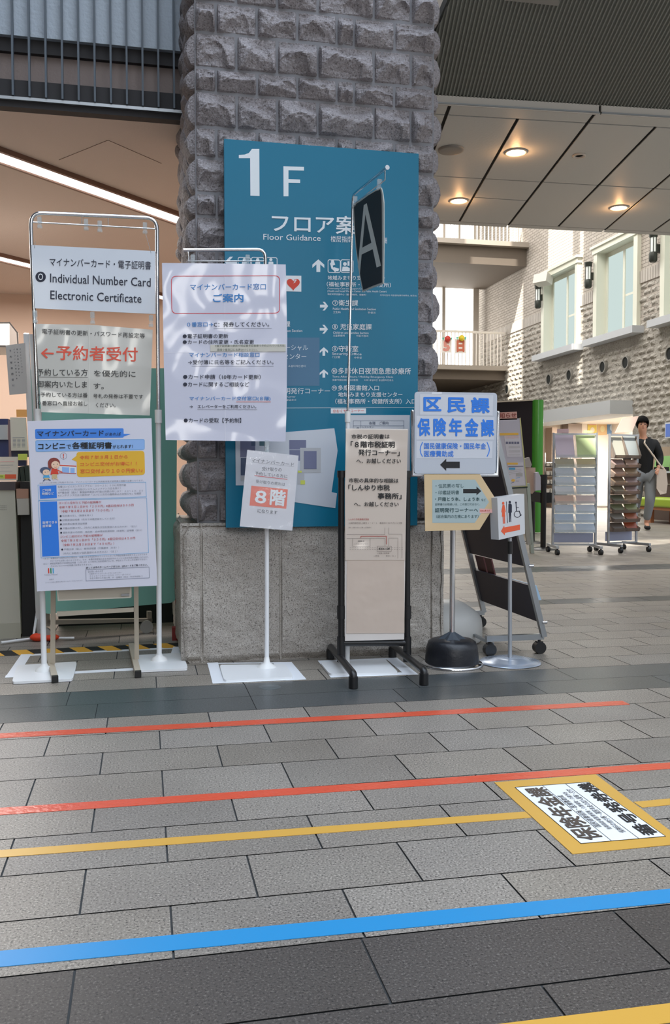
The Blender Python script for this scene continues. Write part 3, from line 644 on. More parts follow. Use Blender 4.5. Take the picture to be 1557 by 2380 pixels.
# hanging number card sign
S1 = Sheet((0, YS - .03, 0), FRONT, V1); mb = MB()
S1.slab(mb, Sheet.rr([(250, 412), (1250, 462), (1252, 968), (280, 922)], 8), .004)
o1 = tag(mb.build('hanging_sign', mat('acrylic_white', '#c9d0da', .25, coat=.3)), 'white bilingual number card sign hanging at the top of the tall chrome stand', 'sign')
pr = MB(); S1.texts(pr, [('マイナンバーカード・電子証明書', (400, 583), (1214, 612), 68), ('Individual Number Card', (403, 714), (1212, 750), 72), ('Electronic Certificate', (405, 850), (1138, 880), 72)], 0, .004)
S1.disc(pr, (327, 670), 42, 0, 2); S1.text(pr, 'O', (307, 697), (347, 698), 55, 1, .01, 4)
pr.build('lettering', [P['navy'], P['white']], o1)
for w0, w1 in (((285, 385), (276, 440)), ((1170, 320), (1215, 480))): mb = MB(); mb.tube([S1.p(w0), S1.p(w1)], .0012, 6); mb.build('hanging_wire', steel, o1)
# grey appointment notice
S2 = Sheet((0, YS - .05, 0), FRONT, V1); mb = MB(); S2.slab(mb, [(285, 1047), (750, 1056), (1228, 1095), (1205, 1785), (330, 1757)], .002)
o2 = tag(mb.build('laminated_notice', lam_grey), 'grey laminated notice with red arrow and characters below the number card sign', 'notice')
pr = MB(); S2.texts(pr, [('電子証明書の更新・パスワード再設定等', (338, 1128), (1165, 1165), 42), ('←予約者受付', (330, 1335), (1108, 1352), 118, 1, .012), ('予約している方', (298, 1466), (705, 1468), 58), ('を優先的に', (755, 1470), (1090, 1478), 52),
  ('御案内いたしま', (297, 1560), (700, 1563), 56), ('す。', (752, 1570), (835, 1573), 46), ('※予約している方は番', (300, 1636), (705, 1640), 38), ('号札の発券は不要です', (750, 1645), (1150, 1652), 36), ('０番窓口へ直接お越し', (305, 1703), (703, 1708), 38), ('ください。', (770, 1718), (930, 1720), 36)], 0, .003)
S2.line(pr, [(298, 1474), (705, 1478)], 3, 0); S2.line(pr, [(717, 1080), (716, 1762)], 5, 2, 2)
pr.build('lettering', [mat('soft_black', '#3a3a3a', .5), mat('soft_red', '#e0533c', .4), mat('sheet_seam', '#d6d4cc', .3)], o2)

# ---- big poster on its beige easel
YE = 4.10
S3 = Sheet((0, YE, 0), FRONT, V3); mb = MB(); S0 = Sheet((0, YE, 0), FRONT)
S0.slab(mb, [(63.5, 979), (205, 974), (352, 972), (358, 1170), (365.5, 1361), (220, 1368), (86, 1374.5), (76, 1200)], .004)
o3 = tag(mb.build('poster', paper), 'large white blue-boxed information poster with a yellow speech bubble', 'poster')
pr = MB(); pm = [P[k_] for k_ in ('navy', 'black', 'royal', 'sky', 'yellow', 'orange', 'cyan', 'bright', 'white', 'grey', 'fadedred', 'skin', 'brown', 'red', 'slate2', 'green', 'tan')]
K = {k_: i for i, k_ in enumerate(('navy', 'black', 'royal', 'sky', 'yellow', 'orange', 'cyan', 'bright', 'white', 'grey', 'red', 'skin', 'brown', 'red2', 'slate2', 'green', 'tan'))}
S3.poly(pr, Sheet.rr([(8, 215), (1195, 204), (1197, 330), (12, 346)], 20), K['royal']); S3.poly(pr, [(1190, 278), (1292, 282), (1190, 318)], K['royal'])
q = Sheet.rr([(15, 368), (1475, 350), (1476, 490), (20, 518)], 22); S3.poly(pr, q, K['sky']); S3.line(pr, q, 3, K['cyan'], 2, True)
q = Sheet.rr([(562, 522), (1474, 507), (1482, 828), (572, 858)], 45); S3.poly(pr, q, K['yellow']); S3.poly(pr, [(575, 565), (500, 622), (575, 655)], K['yellow'])
S3.texts(pr, [('マイナンバーカード', (38, 312), (928, 303), 74, 0, .012), ('があれば', (945, 306), (1160, 300), 44), ('コンビニ', (50, 487), (415, 480), 84, 1, .022), ('で', (430, 482), (490, 480), 58, 1, .01), ('各種証明書', (505, 482), (1040, 478), 92, 1, .022), ('がとれます！', (1050, 474), (1320, 468), 48, 1, .012),
  ('令和７年３月１日から', (608, 622), (1250, 610), 52, 5), ('コンビニ交付がお得に！！', (615, 712), (1370, 700), 52, 5), ('窓口交付より１００円安い♪', (615, 808), (1450, 795), 58, 5)], 0, .004)
S3.text(pr, '※コンビニ交付をご利用するには、マイナンバーカードに利用者用電子証明書の搭載が必要となります。', (70, 950), (1465, 915), 24, K['grey'])
# clip-art: shop front, woman and child
S3.poly(pr, [(330, 690), (555, 700), (555, 812), (330, 800)], K['white'], 1); S3.line(pr, [(330, 700), (555, 712)], 14, K['red2'], 2); S3.line(pr, [(330, 800), (555, 810)], 10, K['red'], 2); S3.poly(pr, [(370, 722), (468, 728), (468, 800), (370, 795)], K['sky'], 2); S3.poly(pr, [(482, 735), (540, 738), (540, 806), (482, 803)], K['sky'], 2)
S3.disc(pr, (262, 672), (82, 74), K['brown'], 3); S3.poly(pr, [(182, 680), (215, 680), (225, 760), (190, 745)], K['brown'], 3); S3.disc(pr, (282, 695), (56, 52), K['skin'], 4); S3.disc(pr, (262, 688), 6, 1, 5); S3.disc(pr, (308, 685), 6, 1, 5); S3.line(pr, [(268, 722), (285, 730), (302, 720)], 4, K['red2'], 5)
S3.poly(pr, [(232, 745), (305, 745), (325, 820), (215, 825)], K['red2'], 3); S3.poly(pr, [(238, 820), (300, 820), (310, 880), (232, 882)], K['tan'], 3); S3.line(pr, [(258, 880), (262, 900)], 10, K['skin'], 3); S3.line(pr, [(300, 878), (318, 892)], 10, K['skin'], 3); S3.line(pr, [(310, 765), (370, 790)], 12, K['red2'], 3)
S3.disc(pr, (145, 768), (70, 46), K['slate2'], 3); S3.disc(pr, (160, 795), (48, 40), K['skin'], 4); S3.disc(pr, (145, 792), 5, 1, 5); S3.disc(pr, (182, 788), 5, 1, 5); S3.poly(pr, [(125, 835), (195, 833), (210, 870), (115, 872)], K['cyan'], 3); S3.poly(pr, [(130, 868), (200, 868), (195, 892), (135, 894)], K['tan'], 3); S3.line(pr, [(140, 892), (120, 910)], 12, K['slate2'], 3); S3.line(pr, [(190, 890), (212, 902)], 12, K['slate2'], 3)
S3.ring(pr, (390, 575), 44, 4, K['grey'], 2); S3.line(pr, [(390, 553), (390, 578)], 12, K['red2'], 3); S3.disc(pr, (390, 598), 7, K['red2'], 3)
S4 = S3.v(V4)
q = [(45, 97), (1440, 58), (1447, 247), (58, 292)]; S4.line(pr, q, 4, K['cyan'], 2, True); S4.poly(pr, [(66, 110), (284, 100), (290, 265), (74, 275)], K['bright'])
q = [(50, 300), (1450, 262), (1476, 970), (88, 1037)]; S4.line(pr, q, 4, K['cyan'], 2, True); S4.poly(pr, [(72, 315), (292, 307), (325, 1010), (102, 1022)], K['bright'])
S4.texts(pr, [('ご利用', (103, 182), (213, 178), 34), ('時間など', (100, 228), (252, 222), 36), ('取得できる', (105, 600), (292, 592), 34), ('証明書', (106, 644), (220, 638), 34)], K['white'], .012)
S4.texts(pr, [('各種コンビニエンスストアで６：３０～２３：００に利用可能', (300, 133), (1185, 108), 28), ('（12月29日～1月3日及びシステムメンテナンス日を除く）', (315, 175), (1115, 150), 28), ('※戸籍全部（個人）事項証明書及び戸籍の附票の写しは７：３０～１９：００', (305, 210), (1402, 182), 28), ('※メンテナンス日は川崎市HP「コンビニ交付の臨時休止のお知らせ」を確認', (305, 246), (1380, 218), 28)], K['grey'], .0)
S4.texts(pr, [('コンビニ交付だと下記の証明等が', (315, 343), (865, 330), 30), ('令和７年３月１日から「２００円」※窓口交付は３００円', (320, 400), (1282, 370), 33), ('（令和７年２月２８日まで「３００円」）', (345, 452), (1010, 435), 33), ('コンビニ交付だと下記の証明等が', (335, 778), (882, 758), 30), ('令和７年３月１日から「３５０円」※窓口交付は４５０円', (345, 832), (1302, 795), 33), ('（令和７年２月２８日まで「４５０円」）', (370, 887), (1030, 865), 33)], K['red'], .003)
for s_, a, b_ in (('住民票の写し（除票を除く）', (362, 508), (752, 498)), ('印鑑登録証明書（市内で印鑑登録をしている方）', (362, 562), (1042, 540)), ('住民票記載事項証明書', (365, 614), (682, 606)), ('戸籍の附票の写し（市内に本籍及び住民登録のある方のみ）（注１）', (366, 668), (1325, 640)), ('最新年度の市民税・県民税・森林環境税課税額（非課税）証明書（注２）', (368, 724), (1390, 690)), ('戸籍全部（個人）事項証明書（戸籍謄本（抄本））', (382, 940), (1092, 916))):
    S4.text(pr, s_, a, b_, 26, K['grey']); S4.disc(pr, (a[0] - 22, a[1] - 11), 12, K['navy'], 3)
S4.texts(pr, [('（市内に本籍及び住民登録のある方のみ）（注１）', (372, 996), (1072, 966), 28), ('（注１）本籍地が川崎市以外の場合は、本籍のある市区町村がコンビニにおいて戸籍証明書を取得することができる', (120, 1058), (1455, 1003), 24), ('かどうかをお問い合わせください。なお、本籍利用登録のある市区町村のコンビニ交付手続の登録となります。', (205, 1090), (1475, 1038), 24), ('（注２）課税証明書及び非課税証明書（１月１日）に川崎市に住民登録がない方、申告をしていない方は発行できない', (112, 1128), (1455, 1066), 24), ('方はコンビニでの証明書の取得はできません。', (210, 1155), (748, 1132), 22)], K['grey'])
for x_, c_ in ((186, 'red2'), (215, 'green'), (245, 'cyan')): S4.line(pr, [(x_ - 3, 1178), (x_, 1230)], 15, K[c_], 2)
S4.texts(pr, [('Colors, Future!', (130, 1268), (300, 1262), 22), ('川崎市', (190, 1325), (250, 1322), 18), ('コンビニ交付に関する市のホームページはこちらから', (140, 1366), (620, 1336), 18), ('詳しくは市のホームページまたは、QRコードをご覧ください。', (668, 1180), (1465, 1140), 28, 0, .006), ('【お問い合わせ】', (695, 1228), (880, 1220), 24), ('川崎市マイナンバーカードコールセンター', (710, 1255), (1125, 1238), 22), ('０１２０－３８０－２５６（フリーダイヤル）', (718, 1285), (1245, 1262), 24), ('午前８時から午後８時、水・金曜日（祝日・年末年始除く）', (715, 1315), (1400, 1285), 24)], K['grey'])
S4.line(pr, [(665, 1190), (1480, 1155), (1485, 1295), (668, 1335)], 4, K['slate2'], 2, True)
pr.build('lettering', pm, o3)
# easel
t2 = thing('poster_easel', (*G(225, 1575)[:2], 0), 'beige metal easel with two legs behind the large convenience poster', 'easel')
YE2 = YE + .06
for xt, xb, yb in ((126, 123, 1556), (313, 318, 1545)):
    mb = MB(); top = Vector(AY(xt, 985, YE2)); bot = Vector(G(xb, yb)); bot.z = .03; mb.beam(top, bot, .021); mb.build('leg', mat('beige_metal', '#b5aa98', .5), t2)
for (xa, ya), (xb, yb) in (((119, 1555), (128, 1588)), ((310, 1530), (321, 1576))):
    A, B = Vector(G(xa, ya)), Vector(G(xb, yb)); d = (B - A).normalized(); B2 = B - d * .025; A.z = B2.z = B.z = .016
    mb = MB(); mb.beam(A - d * .25, B2, .026); f_ = mb.build('foot', mat('beige_metal', '#b5aa98', .5), t2); mb = MB(); mb.beam(B2, B, .028); mb.build('foot_cap', black_pl, f_)
mb = MB(); S0e = Sheet((0, YE2 + .0, 0), FRONT, VB); S0e.slab(mb, [(455, 424), (1075, 392), (1075, 422), (455, 460)], .02); mb.build('crossbar', mat('beige_metal', '#b5aa98', .5), t2)
mb = MB(); S0e.v((0, 0, 1)).slab(mb, [(133, 1000), (306, 1000), (306, 1388), (136, 1396)], .012); bp_ = mb.build('backing_panel', mat('cream_panel', '#cfc8b8', .45), t2)
mb = MB(); S0e.line(mb, [(458, 200), (470, 328), (1045, 305), (1052, 200)], 10, 0, 8); mb.build('panel_rim', mat('cream_rim', '#e3ddd0', .4), t2)
mb = MB(); S0e.slab(mb, [(975, 277), (1040, 273), (1040, 291), (975, 295)], -.012); mb.build('latch', steel, t2)

# ---- green rolling board behind
t3 = thing('rolling_board', (*G(225, 1475)[:2], 0), 'teal green rolling board behind the large poster and easel', 'rolling board')
TB = Sheet(AY(240, 1420, 5.1), (.25, -1, 0)); mb = MB()
TB.slab(mb, Sheet.rr([(66, 856), (412, 856), (409, 1400), (100, 1428)], 16), .03); mb.build('board', mat('teal_board', '#84bdae', .5), t3)
FB = Sheet(AY(240, 1440, 5.16), (.25, -1, 0), VB)
for pts in (((380, 490), (1225, 478), (1225, 500), (380, 528)),): mb = MB(); FB.slab(mb, list(pts), .04); mb.build('lower_rail', mat('board_rail', '#8d867a', .5), t3)
for x_ in (385, 1205):
    mb = MB(); FB.slab(mb, [(x_ - 16, 420), (x_ + 16, 420), (x_ + 16, 540), (x_ - 16, 540)], .03); c_ = mb.build('caster_bracket', mat('board_rail', '#8d867a', .5), t3)
    p_ = FB.p((x_ - 26, 575)); mb = MB(); mb.tube([(p_[0], p_[1] - .015, .036), (p_[0], p_[1] + .015, .036)], .036, 18); mb.build('caster', mat('caster_grey', '#9d9c97', .6), t3)
db = MB(); db.bbox((-.50, 5.56, .0), (.24, 5.95, .46)); tag(db.build('shade_block', mat('shade_black', '#1b1a1a', .8)), 'low black block added as floor shade behind the green rolling board', 'bench')  # black block stands in for the dark floor shade behind the board

# ---- partition screen seen edge-on, with its T foot, and the vertical notice on it
YP = 4.75
t4 = thing('partition_screen', (*G(88, 1487)[:2], 0), 'white edge-on partition post with splayed bar feet beside the beige counter', 'partition')
top, bot = Vector(AY(61, 775, YP)), Vector(G(91, 1478)); bot.z = .02
mb = MB(); mb.beam(top, bot, (.024, .03)); mb.build('post', white_metal, t4)
mb = MB(); b2 = Vector((.02, .35, 0)); mb.prism([top + Vector((.012, .02, 0)), top + Vector((.012, .02, 0)) + b2, bot + Vector((.012, .02, .35)) + b2, bot + Vector((.012, .02, .35))], (.016, 0, 0)); mb.build('screen', mat('screen_grey', '#c7cacb', .4), t4)
Q = lambda x, y, z: Vector(G(*px(V21, x, y), z))
mb = MB(); j_ = bot + Vector((0, 0, .06)); a_, b_ = Q(600, 1900, .012), Q(20, 1975, .012); mb.tube([j_ + Vector((-.01, 0, .05)), a_, b_], .008, 8); mb.build('foot', white_metal, t4)
mb = MB(); a_, b_ = Q(800, 1895, .012), Q(1345, 1892, .012); mb.tube([j_ + Vector((.012, 0, .05)), a_, b_], .008, 8); mb.build('foot', white_metal, t4)
VN = Sheet((0, YP - .02, 0), FRONT); mb = MB(); VN.slab(mb, [(13, 803), (58, 797), (63, 914), (22, 918)], .003)
on = tag(mb.build('vertical_notice', mat('notice_translucent', '#aba6a0', .4)), 'grey vertical notice with columns of small characters beside the left stand pole', 'notice')
pr = MB()
def vtext(sheet, mbx, string, x0, y0, x1, y1, size, mi=0):
    n = len(string)
    for i, ch in enumerate(string):
        t = i / max(1, n - 1); x_, y_ = x0 + (x1 - x0) * t, y0 + (y1 - y0) * t
        if ch == 'ー': sheet.line(mbx, [(x_, y_ - size * .4), (x_, y_ + size * .4)], size * .14, mi); continue
        sheet.text(mbx, ch, (x_ - size / 2, y_ + size / 2), (x_ + size / 2, y_ + size / 2), size, mi)
vtext(VN, pr, '予約者専用受付', 24, 816, 31, 896, 5); vtext(VN, pr, 'マイナンバーカード', 47, 812, 52, 866, 3.2); vtext(VN, pr, '電子証明書の更新、', 40, 812, 45, 873, 3.2); vtext(VN, pr, 'パスワードの再設定等', 33, 812, 39, 880, 3.2)
pr.build('lettering', P['navy'], on)
for x_, y_, lb_, nm in ((97, 1492, 'orange-red weight bag at the foot of the white partition post', 'a'), (409, 1489, 'dark red weight at the foot of the plinth by the hazard tape', 'b')):
    p_ = G(x_, y_); mb = MB()
    if nm == 'a':
        for dx, s_ in ((-.02, 1.0), (.045, .8)): mb.sphere((p_[0] + dx, p_[1] + .03, .022 * s_), .045, 14, 8, 0, (1, .8, .5 * s_))
    else: mb.box((p_[0], p_[1] + .03, .035), (.04, .05, .07)); mb.tube([(p_[0] + .005, p_[1] + .03, .07), (p_[0] + .005, p_[1] + .03, .45)], .006, 8)
    tag(mb.build('stand_weight', mat('weight_' + nm, '#e0431f' if nm == 'a' else '#8a2f2c', .6)), lb_, 'weight')

# ---- beige counter at the left edge and what stands on it
CYF = 5.2
t5 = thing('service_counter', (-1.2, CYF, 0), 'beige service counter with dark side at the left edge of the hall', 'counter')
xr0, xr1 = AY(46, 1400, CYF)[0], AY(36, 1130, CYF)[0]
mb = MB(); mb.prism([(-2.2, CYF, 0.02), (xr0 + .004, CYF, .02), (xr1 - .004, CYF, .815), (-2.2, CYF, .815)], (0, .5, 0)); mb.build('front_panel', mat('counter_beige', '#b9b5a6', .5), t5)
mb = MB(); mb.bbox((xr0 + .006, CYF + .04, 0), (xr0 + .075, CYF + .55, .86)); mb.build('side_panel', mat('counter_dark', '#1d1b1b', .7), t5)
mb = MB(); mb.bbox((-2.2, CYF - .01, .815), (xr1 + .0, CYF + .5, .86)); mb.build('counter_edge', mat('counter_edge', '#4a3f42', .5), t5)
mb = MB(); mb.bbox((-2.2, CYF - .004, .0), (xr0 + .003, CYF, .085)); mb.build('kick_board', mat('counter_kick', '#aaa695', .6), t5)
CS = Sheet((0, CYF - .012, 0), FRONT, V20); pr = MB()
for i, y_ in enumerate((1780, 1815, 1850)): CS.text(pr, '受付時間案内'[:6], (-60, y_ + 20), (125, y_ + 20), 18, 0)
pr.build('lettering', mat('counter_ink', '#6a675f', .6), t5)
def slabthing(pts, Y, th, m, name, label, cat, view=V20, group=None):
    mb = MB(); Sheet((0, Y, 0), FRONT, view).slab(mb, pts, th); return tag(mb.build(name, m), label, cat, group)
cardbd = mat('paper_cream', '#d9cdbd', .6)
o_ = slabthing([(-60, 890), (325, 885), (325, 1110), (318, 1320), (-60, 1325)], CYF + .02, .02, cardbd, 'desk_notice', 'cream notice with orange and yellow strip standing on the beige counter', 'notice')
pr = MB(); s_ = Sheet((0, CYF + .02, 0), FRONT, V20); s_.rect(pr, 92, 1210, 300, 1290, 0); s_.rect(pr, -40, 1215, 92, 1285, 1); s_.line(pr, [(-40, 975), (255, 970)], 14, 2); s_.line(pr, [(-40, 1040), (240, 1038)], 5, 3); s_.line(pr, [(-40, 1090), (180, 1090)], 4, 3); s_.line(pr, [(-40, 1155), (230, 1150)], 4, 3); s_.text(pr, '番号札', (-20, 1262), (60, 1262), 32, 4)
pr.build('lettering', [P['orange'], P['lime'], P['pink'], P['grey'], P['black']], o_)
slabthing([(-80, 185), (145, 185), (165, 885), (-80, 885)], CYF + .5, .12, mat('organizer_blue', '#2c3560', .5), 'document_organizer', 'dark blue document organizer behind the cream desk notice', 'organizer')
slabthing([(-80, 300), (140, 295), (145, 570), (-80, 572)], CYF + .48, .012, mat('tray_clear', '#aeb2b4', .3), 'document_tray', 'pale clear tray hooked on the dark blue organizer', 'tray')
o_ = slabthing([(185, 160), (470, 165), (510, 770), (205, 772)], CYF + .42, .03, cardbd, 'leaflet_holder', 'cream leaflet panel with small printed columns beside the blue organizer', 'notice')
pr = MB(); s_ = Sheet((0, CYF + .42, 0), FRONT, V20)
for cx_ in (270, 350, 435):
    for r_ in range(7): s_.line(pr, [(cx_ - 28, 560 + r_ * 24), (cx_ + 24, 560 + r_ * 24)], 8, 0)
s_.line(pr, [(235, 535), (450, 530)], 9, 0); pr.build('lettering', P['grey'], o_)
slabthing([(205, 775), (520, 770), (525, 890), (212, 885)], CYF + .44, .05, mat('holder_dark', '#34324a', .5), 'pen_tray', 'dark tray under the cream leaflet panel on the counter', 'tray')
slabthing([(330, 832), (500, 830), (500, 942), (330, 945)], CYF + .36, .01, P['lime'], 'sticky_note', 'lime yellow note above the small navy box by the poster edge', 'note')
slabthing([(330, 948), (480, 948), (480, 1050), (335, 1058)], CYF + .38, .06, mat('box_navy', '#232a52', .5), 'card_box', 'small navy box under the lime yellow note', 'box')
slabthing([(300, 15), (512, 15), (512, 150), (305, 150)], CYF + 1.2, .02, mat('orange_box', '#e8ab62', .6), 'file_box', 'orange box on a shelf far behind the counter', 'box')
gb = mat('binder_green', '#24332b', .5)
for (x0_, x1_), lb_ in (((265, 345), 'dark green binder slanting nearest the cream desk notice'), ((350, 432), 'dark green binder standing between two others on the counter end'), ((436, 525), 'blackish green binder closest to the large poster')):
    slabthing([(x0_ + 10, 1085 - (x0_ - 265) * .2), (x1_, 1075 - (x0_ - 265) * .2), (x1_ + 50, 1470), (x0_ + 55, 1470)], CYF + .26, .18, gb, 'binder', lb_, 'binder', V20, 'green binders at the counter end')
slabthing([(298, 1478), (515, 1480), (520, 1655), (302, 1655)], CYF + .0, .1, mat('tan_box', '#a9806c', .6), 'leaflet_box', 'tan box stacked on the pale box at the counter side', 'box')
slabthing([(308, 1660), (525, 1655), (535, 1955), (325, 1960)], CYF + .0, .1, mat('pale_box', '#b5afa6', .6), 'leaflet_box', 'pale grey box under the tan box at the counter side', 'box')
# hanging cabinet box at the office edge
mb = MB(); q = [px((0, 560, 4.41), *p_) for p_ in ((-200, 835), (98, 838), (100, 1080), (-200, 1080))]; s_ = Sheet((0, 7.2, 0), FRONT); s_.slab(mb, q, .5, 0)
tb = tag(mb.build('overhead_cabinet', mat('cabinet_white', '#d8d6d2', .5)), 'white overhead cabinet with dark edge high at the left of the office', 'cabinet')
mb = MB(); s_.line(mb, [(-45, 751), (22, 750), (40, 773), (42, 803)], 3.0, 0, 2); s_.line(mb, [(-45, 804), (22, 805)], 4, 0, 2); mb.build('edge_trim', mat('cabinet_edge', '#3b3634', .5), tb)
for (pa, pb_, lb_) in (((-20, 826), (60, 822), 'farther office strip light glimpsed under the overhead cabinet'), ((-30, 880), (6, 876), 'farthest office strip light low behind the vertical notice')):
    pass

# ---- 2. floor guide board on the pillar
YB = 4.30
B9 = Sheet((0, YB, 0), FRONT, V9); B10 = B9.v(V10); B6 = B9.v(V6); B0 = B9.v((0, 0, 1))
x0_, x1_ = 0.383, 1.330; zt0, zb0 = 2.466, .648
mb = MB(); mb.bbox((x0_, YB, zb0), (x1_, YB + .035, zt0))
ob = tag(mb.build('floor_guide_board', mat('guide_teal', '#04708f', .35, 0, .35, bump=(4, .0015, 1))), 'teal floor guide board with white lettering mounted on the stone pillar', 'sign board')
pr = MB(); bt = [P['boardtext'], P['red'], P['white'], P['boardpatch'], P['black'], P['yellow'], P['slate'], P['slate2'], P['lgrey'], P['lime']]
B9.poly(pr, [(300, 117), (302, 472), (233, 470), (231, 187), (146, 187), (146, 163), (190, 160), (222, 148), (245, 117)], 0); B9.poly(pr, [(482, 248), (637, 253), (637, 281), (520, 278), (520, 345), (608, 348), (608, 374), (520, 372), (520, 474), (483, 474)], 0)
B9.texts(pr, [('フロア案内', (394, 745), (1185, 770), 142, 0, .012), ('Floor Guidance', (330, 802), (762, 812), 44), ('楼层指南', (838, 820), (1000, 825), 48), ('층별안내', (1085, 828), (1262, 832), 46)])
B9.poly(pr, arrow('up', 700, 950, 790, 1045), 0)
for x_ in (818, 915): B9.line(pr, Sheet.rr([(x_, 953), (x_ + 92, 955), (x_ + 92, 1050), (x_, 1049)], 14), 5, 0, 2, True)
B9.line(pr, [(850, 968), (842, 985), (850, 1015), (872, 1035), (888, 1030)], 15, 0); B9.line(pr, [(852, 966), (858, 984)], 22, 0); B9.line(pr, [(868, 1022), (888, 1028)], 22, 0)
B9.disc(pr, (945, 985), 14, 0); B9.poly(pr, [(922, 1040), (928, 1005), (962, 1005), (985, 1018), (998, 1015), (998, 1040)], 0); B9.rect(pr, 965, 965, 980, 998, 0); B9.rect(pr, 985, 965, 1000, 998, 0)
B9.poly(pr, arrow('left', 40, 930, 132, 1010), 0)
for x_ in (141, 242, 341): B9.line(pr, Sheet.rr([(x_, 935), (x_ + 93, 938), (x_ + 93, 1030), (x_, 1028)], 14), 5, 0, 2, True); B9.disc(pr, (x_ + 46, 952), 12, 0); B9.poly(pr, Sheet.rr([(x_ + 28, 967), (x_ + 65, 967), (x_ + 65, 1015), (x_ + 28, 1015)], 9), 0)
B10.rect(pr, 118, 885, 443, 1370, 3, 1)
B10.texts(pr, [('地域みまもり支援センター', (525, 308), (1100, 310), 46, 0, .006), ('（福祉事務所・保健所支所）', (515, 372), (1160, 382), 48, 0, .006), ('Community Care and Support Center', (523, 404), (915, 408), 22), ('(Health and Social Welfare Center and Public Health Center)', (523, 432), (1115, 437), 24), ('地区关怀支援中心（福祉事务所、保健所）', (523, 459), (912, 466), 20), ('지역지킴이 지원센터(복지사무소, 보건소)', (1050, 471), (1420, 476), 20),
 ('⑦衛生課', (572, 565), (830, 568), 60, 0, .006), ('Public Health and Sanitation Section', (577, 608), (1008, 612), 24), ('卫生科', (578, 640), (655, 642), 22), ('위생과', (928, 645), (1005, 648), 22),
 ('⑧ 児童家庭課', (570, 806), (967, 808), 62, 0, .006), ('Children and Families Section', (578, 846), (935, 850), 22), ('儿童家庭科', (578, 876), (697, 876), 20), ('아동가정과', (812, 878), (935, 880), 20),
 ('⑨守衛室', (567, 1027), (832, 1029), 62, 0, .006), ('Security Office', (568, 1066), (865, 1071), 32), ('门卫室', (570, 1092), (650, 1092), 22), ('수위실', (790, 1098), (865, 1098), 22),
 ('⑩多摩休日夜間急患診療所', (563, 1253), (1360, 1256), 66, 0, .006), ('Tama After Hours / Holiday Emergency Clinic', (570, 1292), (1182, 1296), 24), ('多摩节假日夜间急诊医院', (570, 1321), (830, 1322), 20), ('다마 휴일야간 응급환자진료소', (895, 1323), (1185, 1324), 20),
 ('⑪多摩図書館入口', (565, 1418), (1040, 1418), 54, 0, .006), ('地域みまもり支援センター', (630, 1483), (1275, 1483), 50, 0, .006), ('（福祉事務所・保健所支所）入口', (600, 1553), (1412, 1553), 54, 0, .006),
 ('保険年金課', (-130, 780), (148, 780), 60, 0, .006), ('Insurance and Pension Section', (-170, 830), (270, 828), 26), ('ソーシャル', (40, 1013), (327, 1015), 55), ('デザインセンター', (-170, 1103), (310, 1103), 58), ('구 소셜디자인센터', (95, 1183), (300, 1183), 22), ('証明発行コーナー', (20, 1452), (547, 1452), 62), ('Certificate Issuing Corner', (-100, 1490), (202, 1492), 20), ('증명발급코너', (60, 1522), (205, 1522), 20)])
for k_, bx in (('right', (448, 525, 530, 613)), ('right', (445, 757, 528, 845)), ('up', (445, 982, 528, 1068)), ('up', (445, 1205, 528, 1288))): B10.poly(pr, arrow(k_, *bx), 0)
B10.line(pr, [(-380, 1596), (1415, 1586)], 4, 0)
pr.build('lettering', bt, ob)
st = MB(); B10.slab(st, [(105, 262), (260, 264), (260, 424), (105, 420)], -.001, 0); o_ = st.build('heart_sticker', P['white'], ob)
st = MB(); pts = []
for i in range(40):
    a = 2 * pi * i / 40; pts.append((179 + 4.1 * 16 * math.sin(a) ** 3, 345 - 4.2 * (13 * math.cos(a) - 5 * math.cos(2 * a) - 2 * math.cos(3 * a) - math.cos(4 * a))))
B10.poly(st, pts, 0, 3); B10.poly(st, [(205, 300), (185, 318), (195, 322), (176, 342), (206, 326), (197, 320), (216, 308)], 1, 4); st.build('heart_mark', [P['red'], P['white']], o_)
st = MB(); B10.slab(st, [(557, 1597), (910, 1597), (910, 1648), (557, 1648)], -.001, 0); o_ = st.build('corner_sticker', P['white'], ob); st = MB(); B10.text(st, '⑫おくやみコーナー', (578, 1640), (888, 1636), 32, 0); st.build('lettering', P['red'], o_)
st = MB(); B10.slab(st, [(742, 1664), (1350, 1664), (1350, 2250), (742, 2250)], -.0015, 0); o_ = st.build('floor_list_sheet', mat('sheet_grey', '#c9cbd0', .5), ob)
pr = MB(); B10.line(pr, [(782, 1722), (1290, 1722), (1290, 2200), (782, 2200)], 3, 0, 4, True); B10.line(pr, [(782, 1772), (1290, 1772)], 3, 0, 4); B10.line(pr, [(858, 1722), (858, 2200)], 3, 0, 4); B10.texts(pr, [('各階　ご案内', (940, 1762), (1135, 1760), 32, 0), ('11階', (795, 1808), (842, 1808), 22), ('レストラン', (875, 1795), (985, 1795), 18)], 0, .002)
pr.build('lettering', P['slate2'], o_)
st = MB(); B6.slab(st, [(150, 120), (800, 80), (1428, 30), (1470, 320), (1392, 855), (1462, 870), (1440, 1062), (1150, 1020), (920, 985), (600, 985), (600, 768), (155, 768)], -.002, 0); o_ = st.build('map_sheet', mat('map_white', '#c6cbd4', .35), ob)
pr = MB()
for r_, mi in (((212, 195, 405, 405), 0), ((218, 412, 400, 640), 1), ((355, 190, 408, 258), 1), ((460, 195, 530, 258), 2), ((845, 183, 1063, 305), 0), ((847, 311, 985, 450), 0), ((985, 283, 1252, 605), 3), ((950, 612, 1040, 755), 3), ((218, 645, 300, 712), 3)): B6.rect(pr, *r_, mi, 4 + (mi == 3))
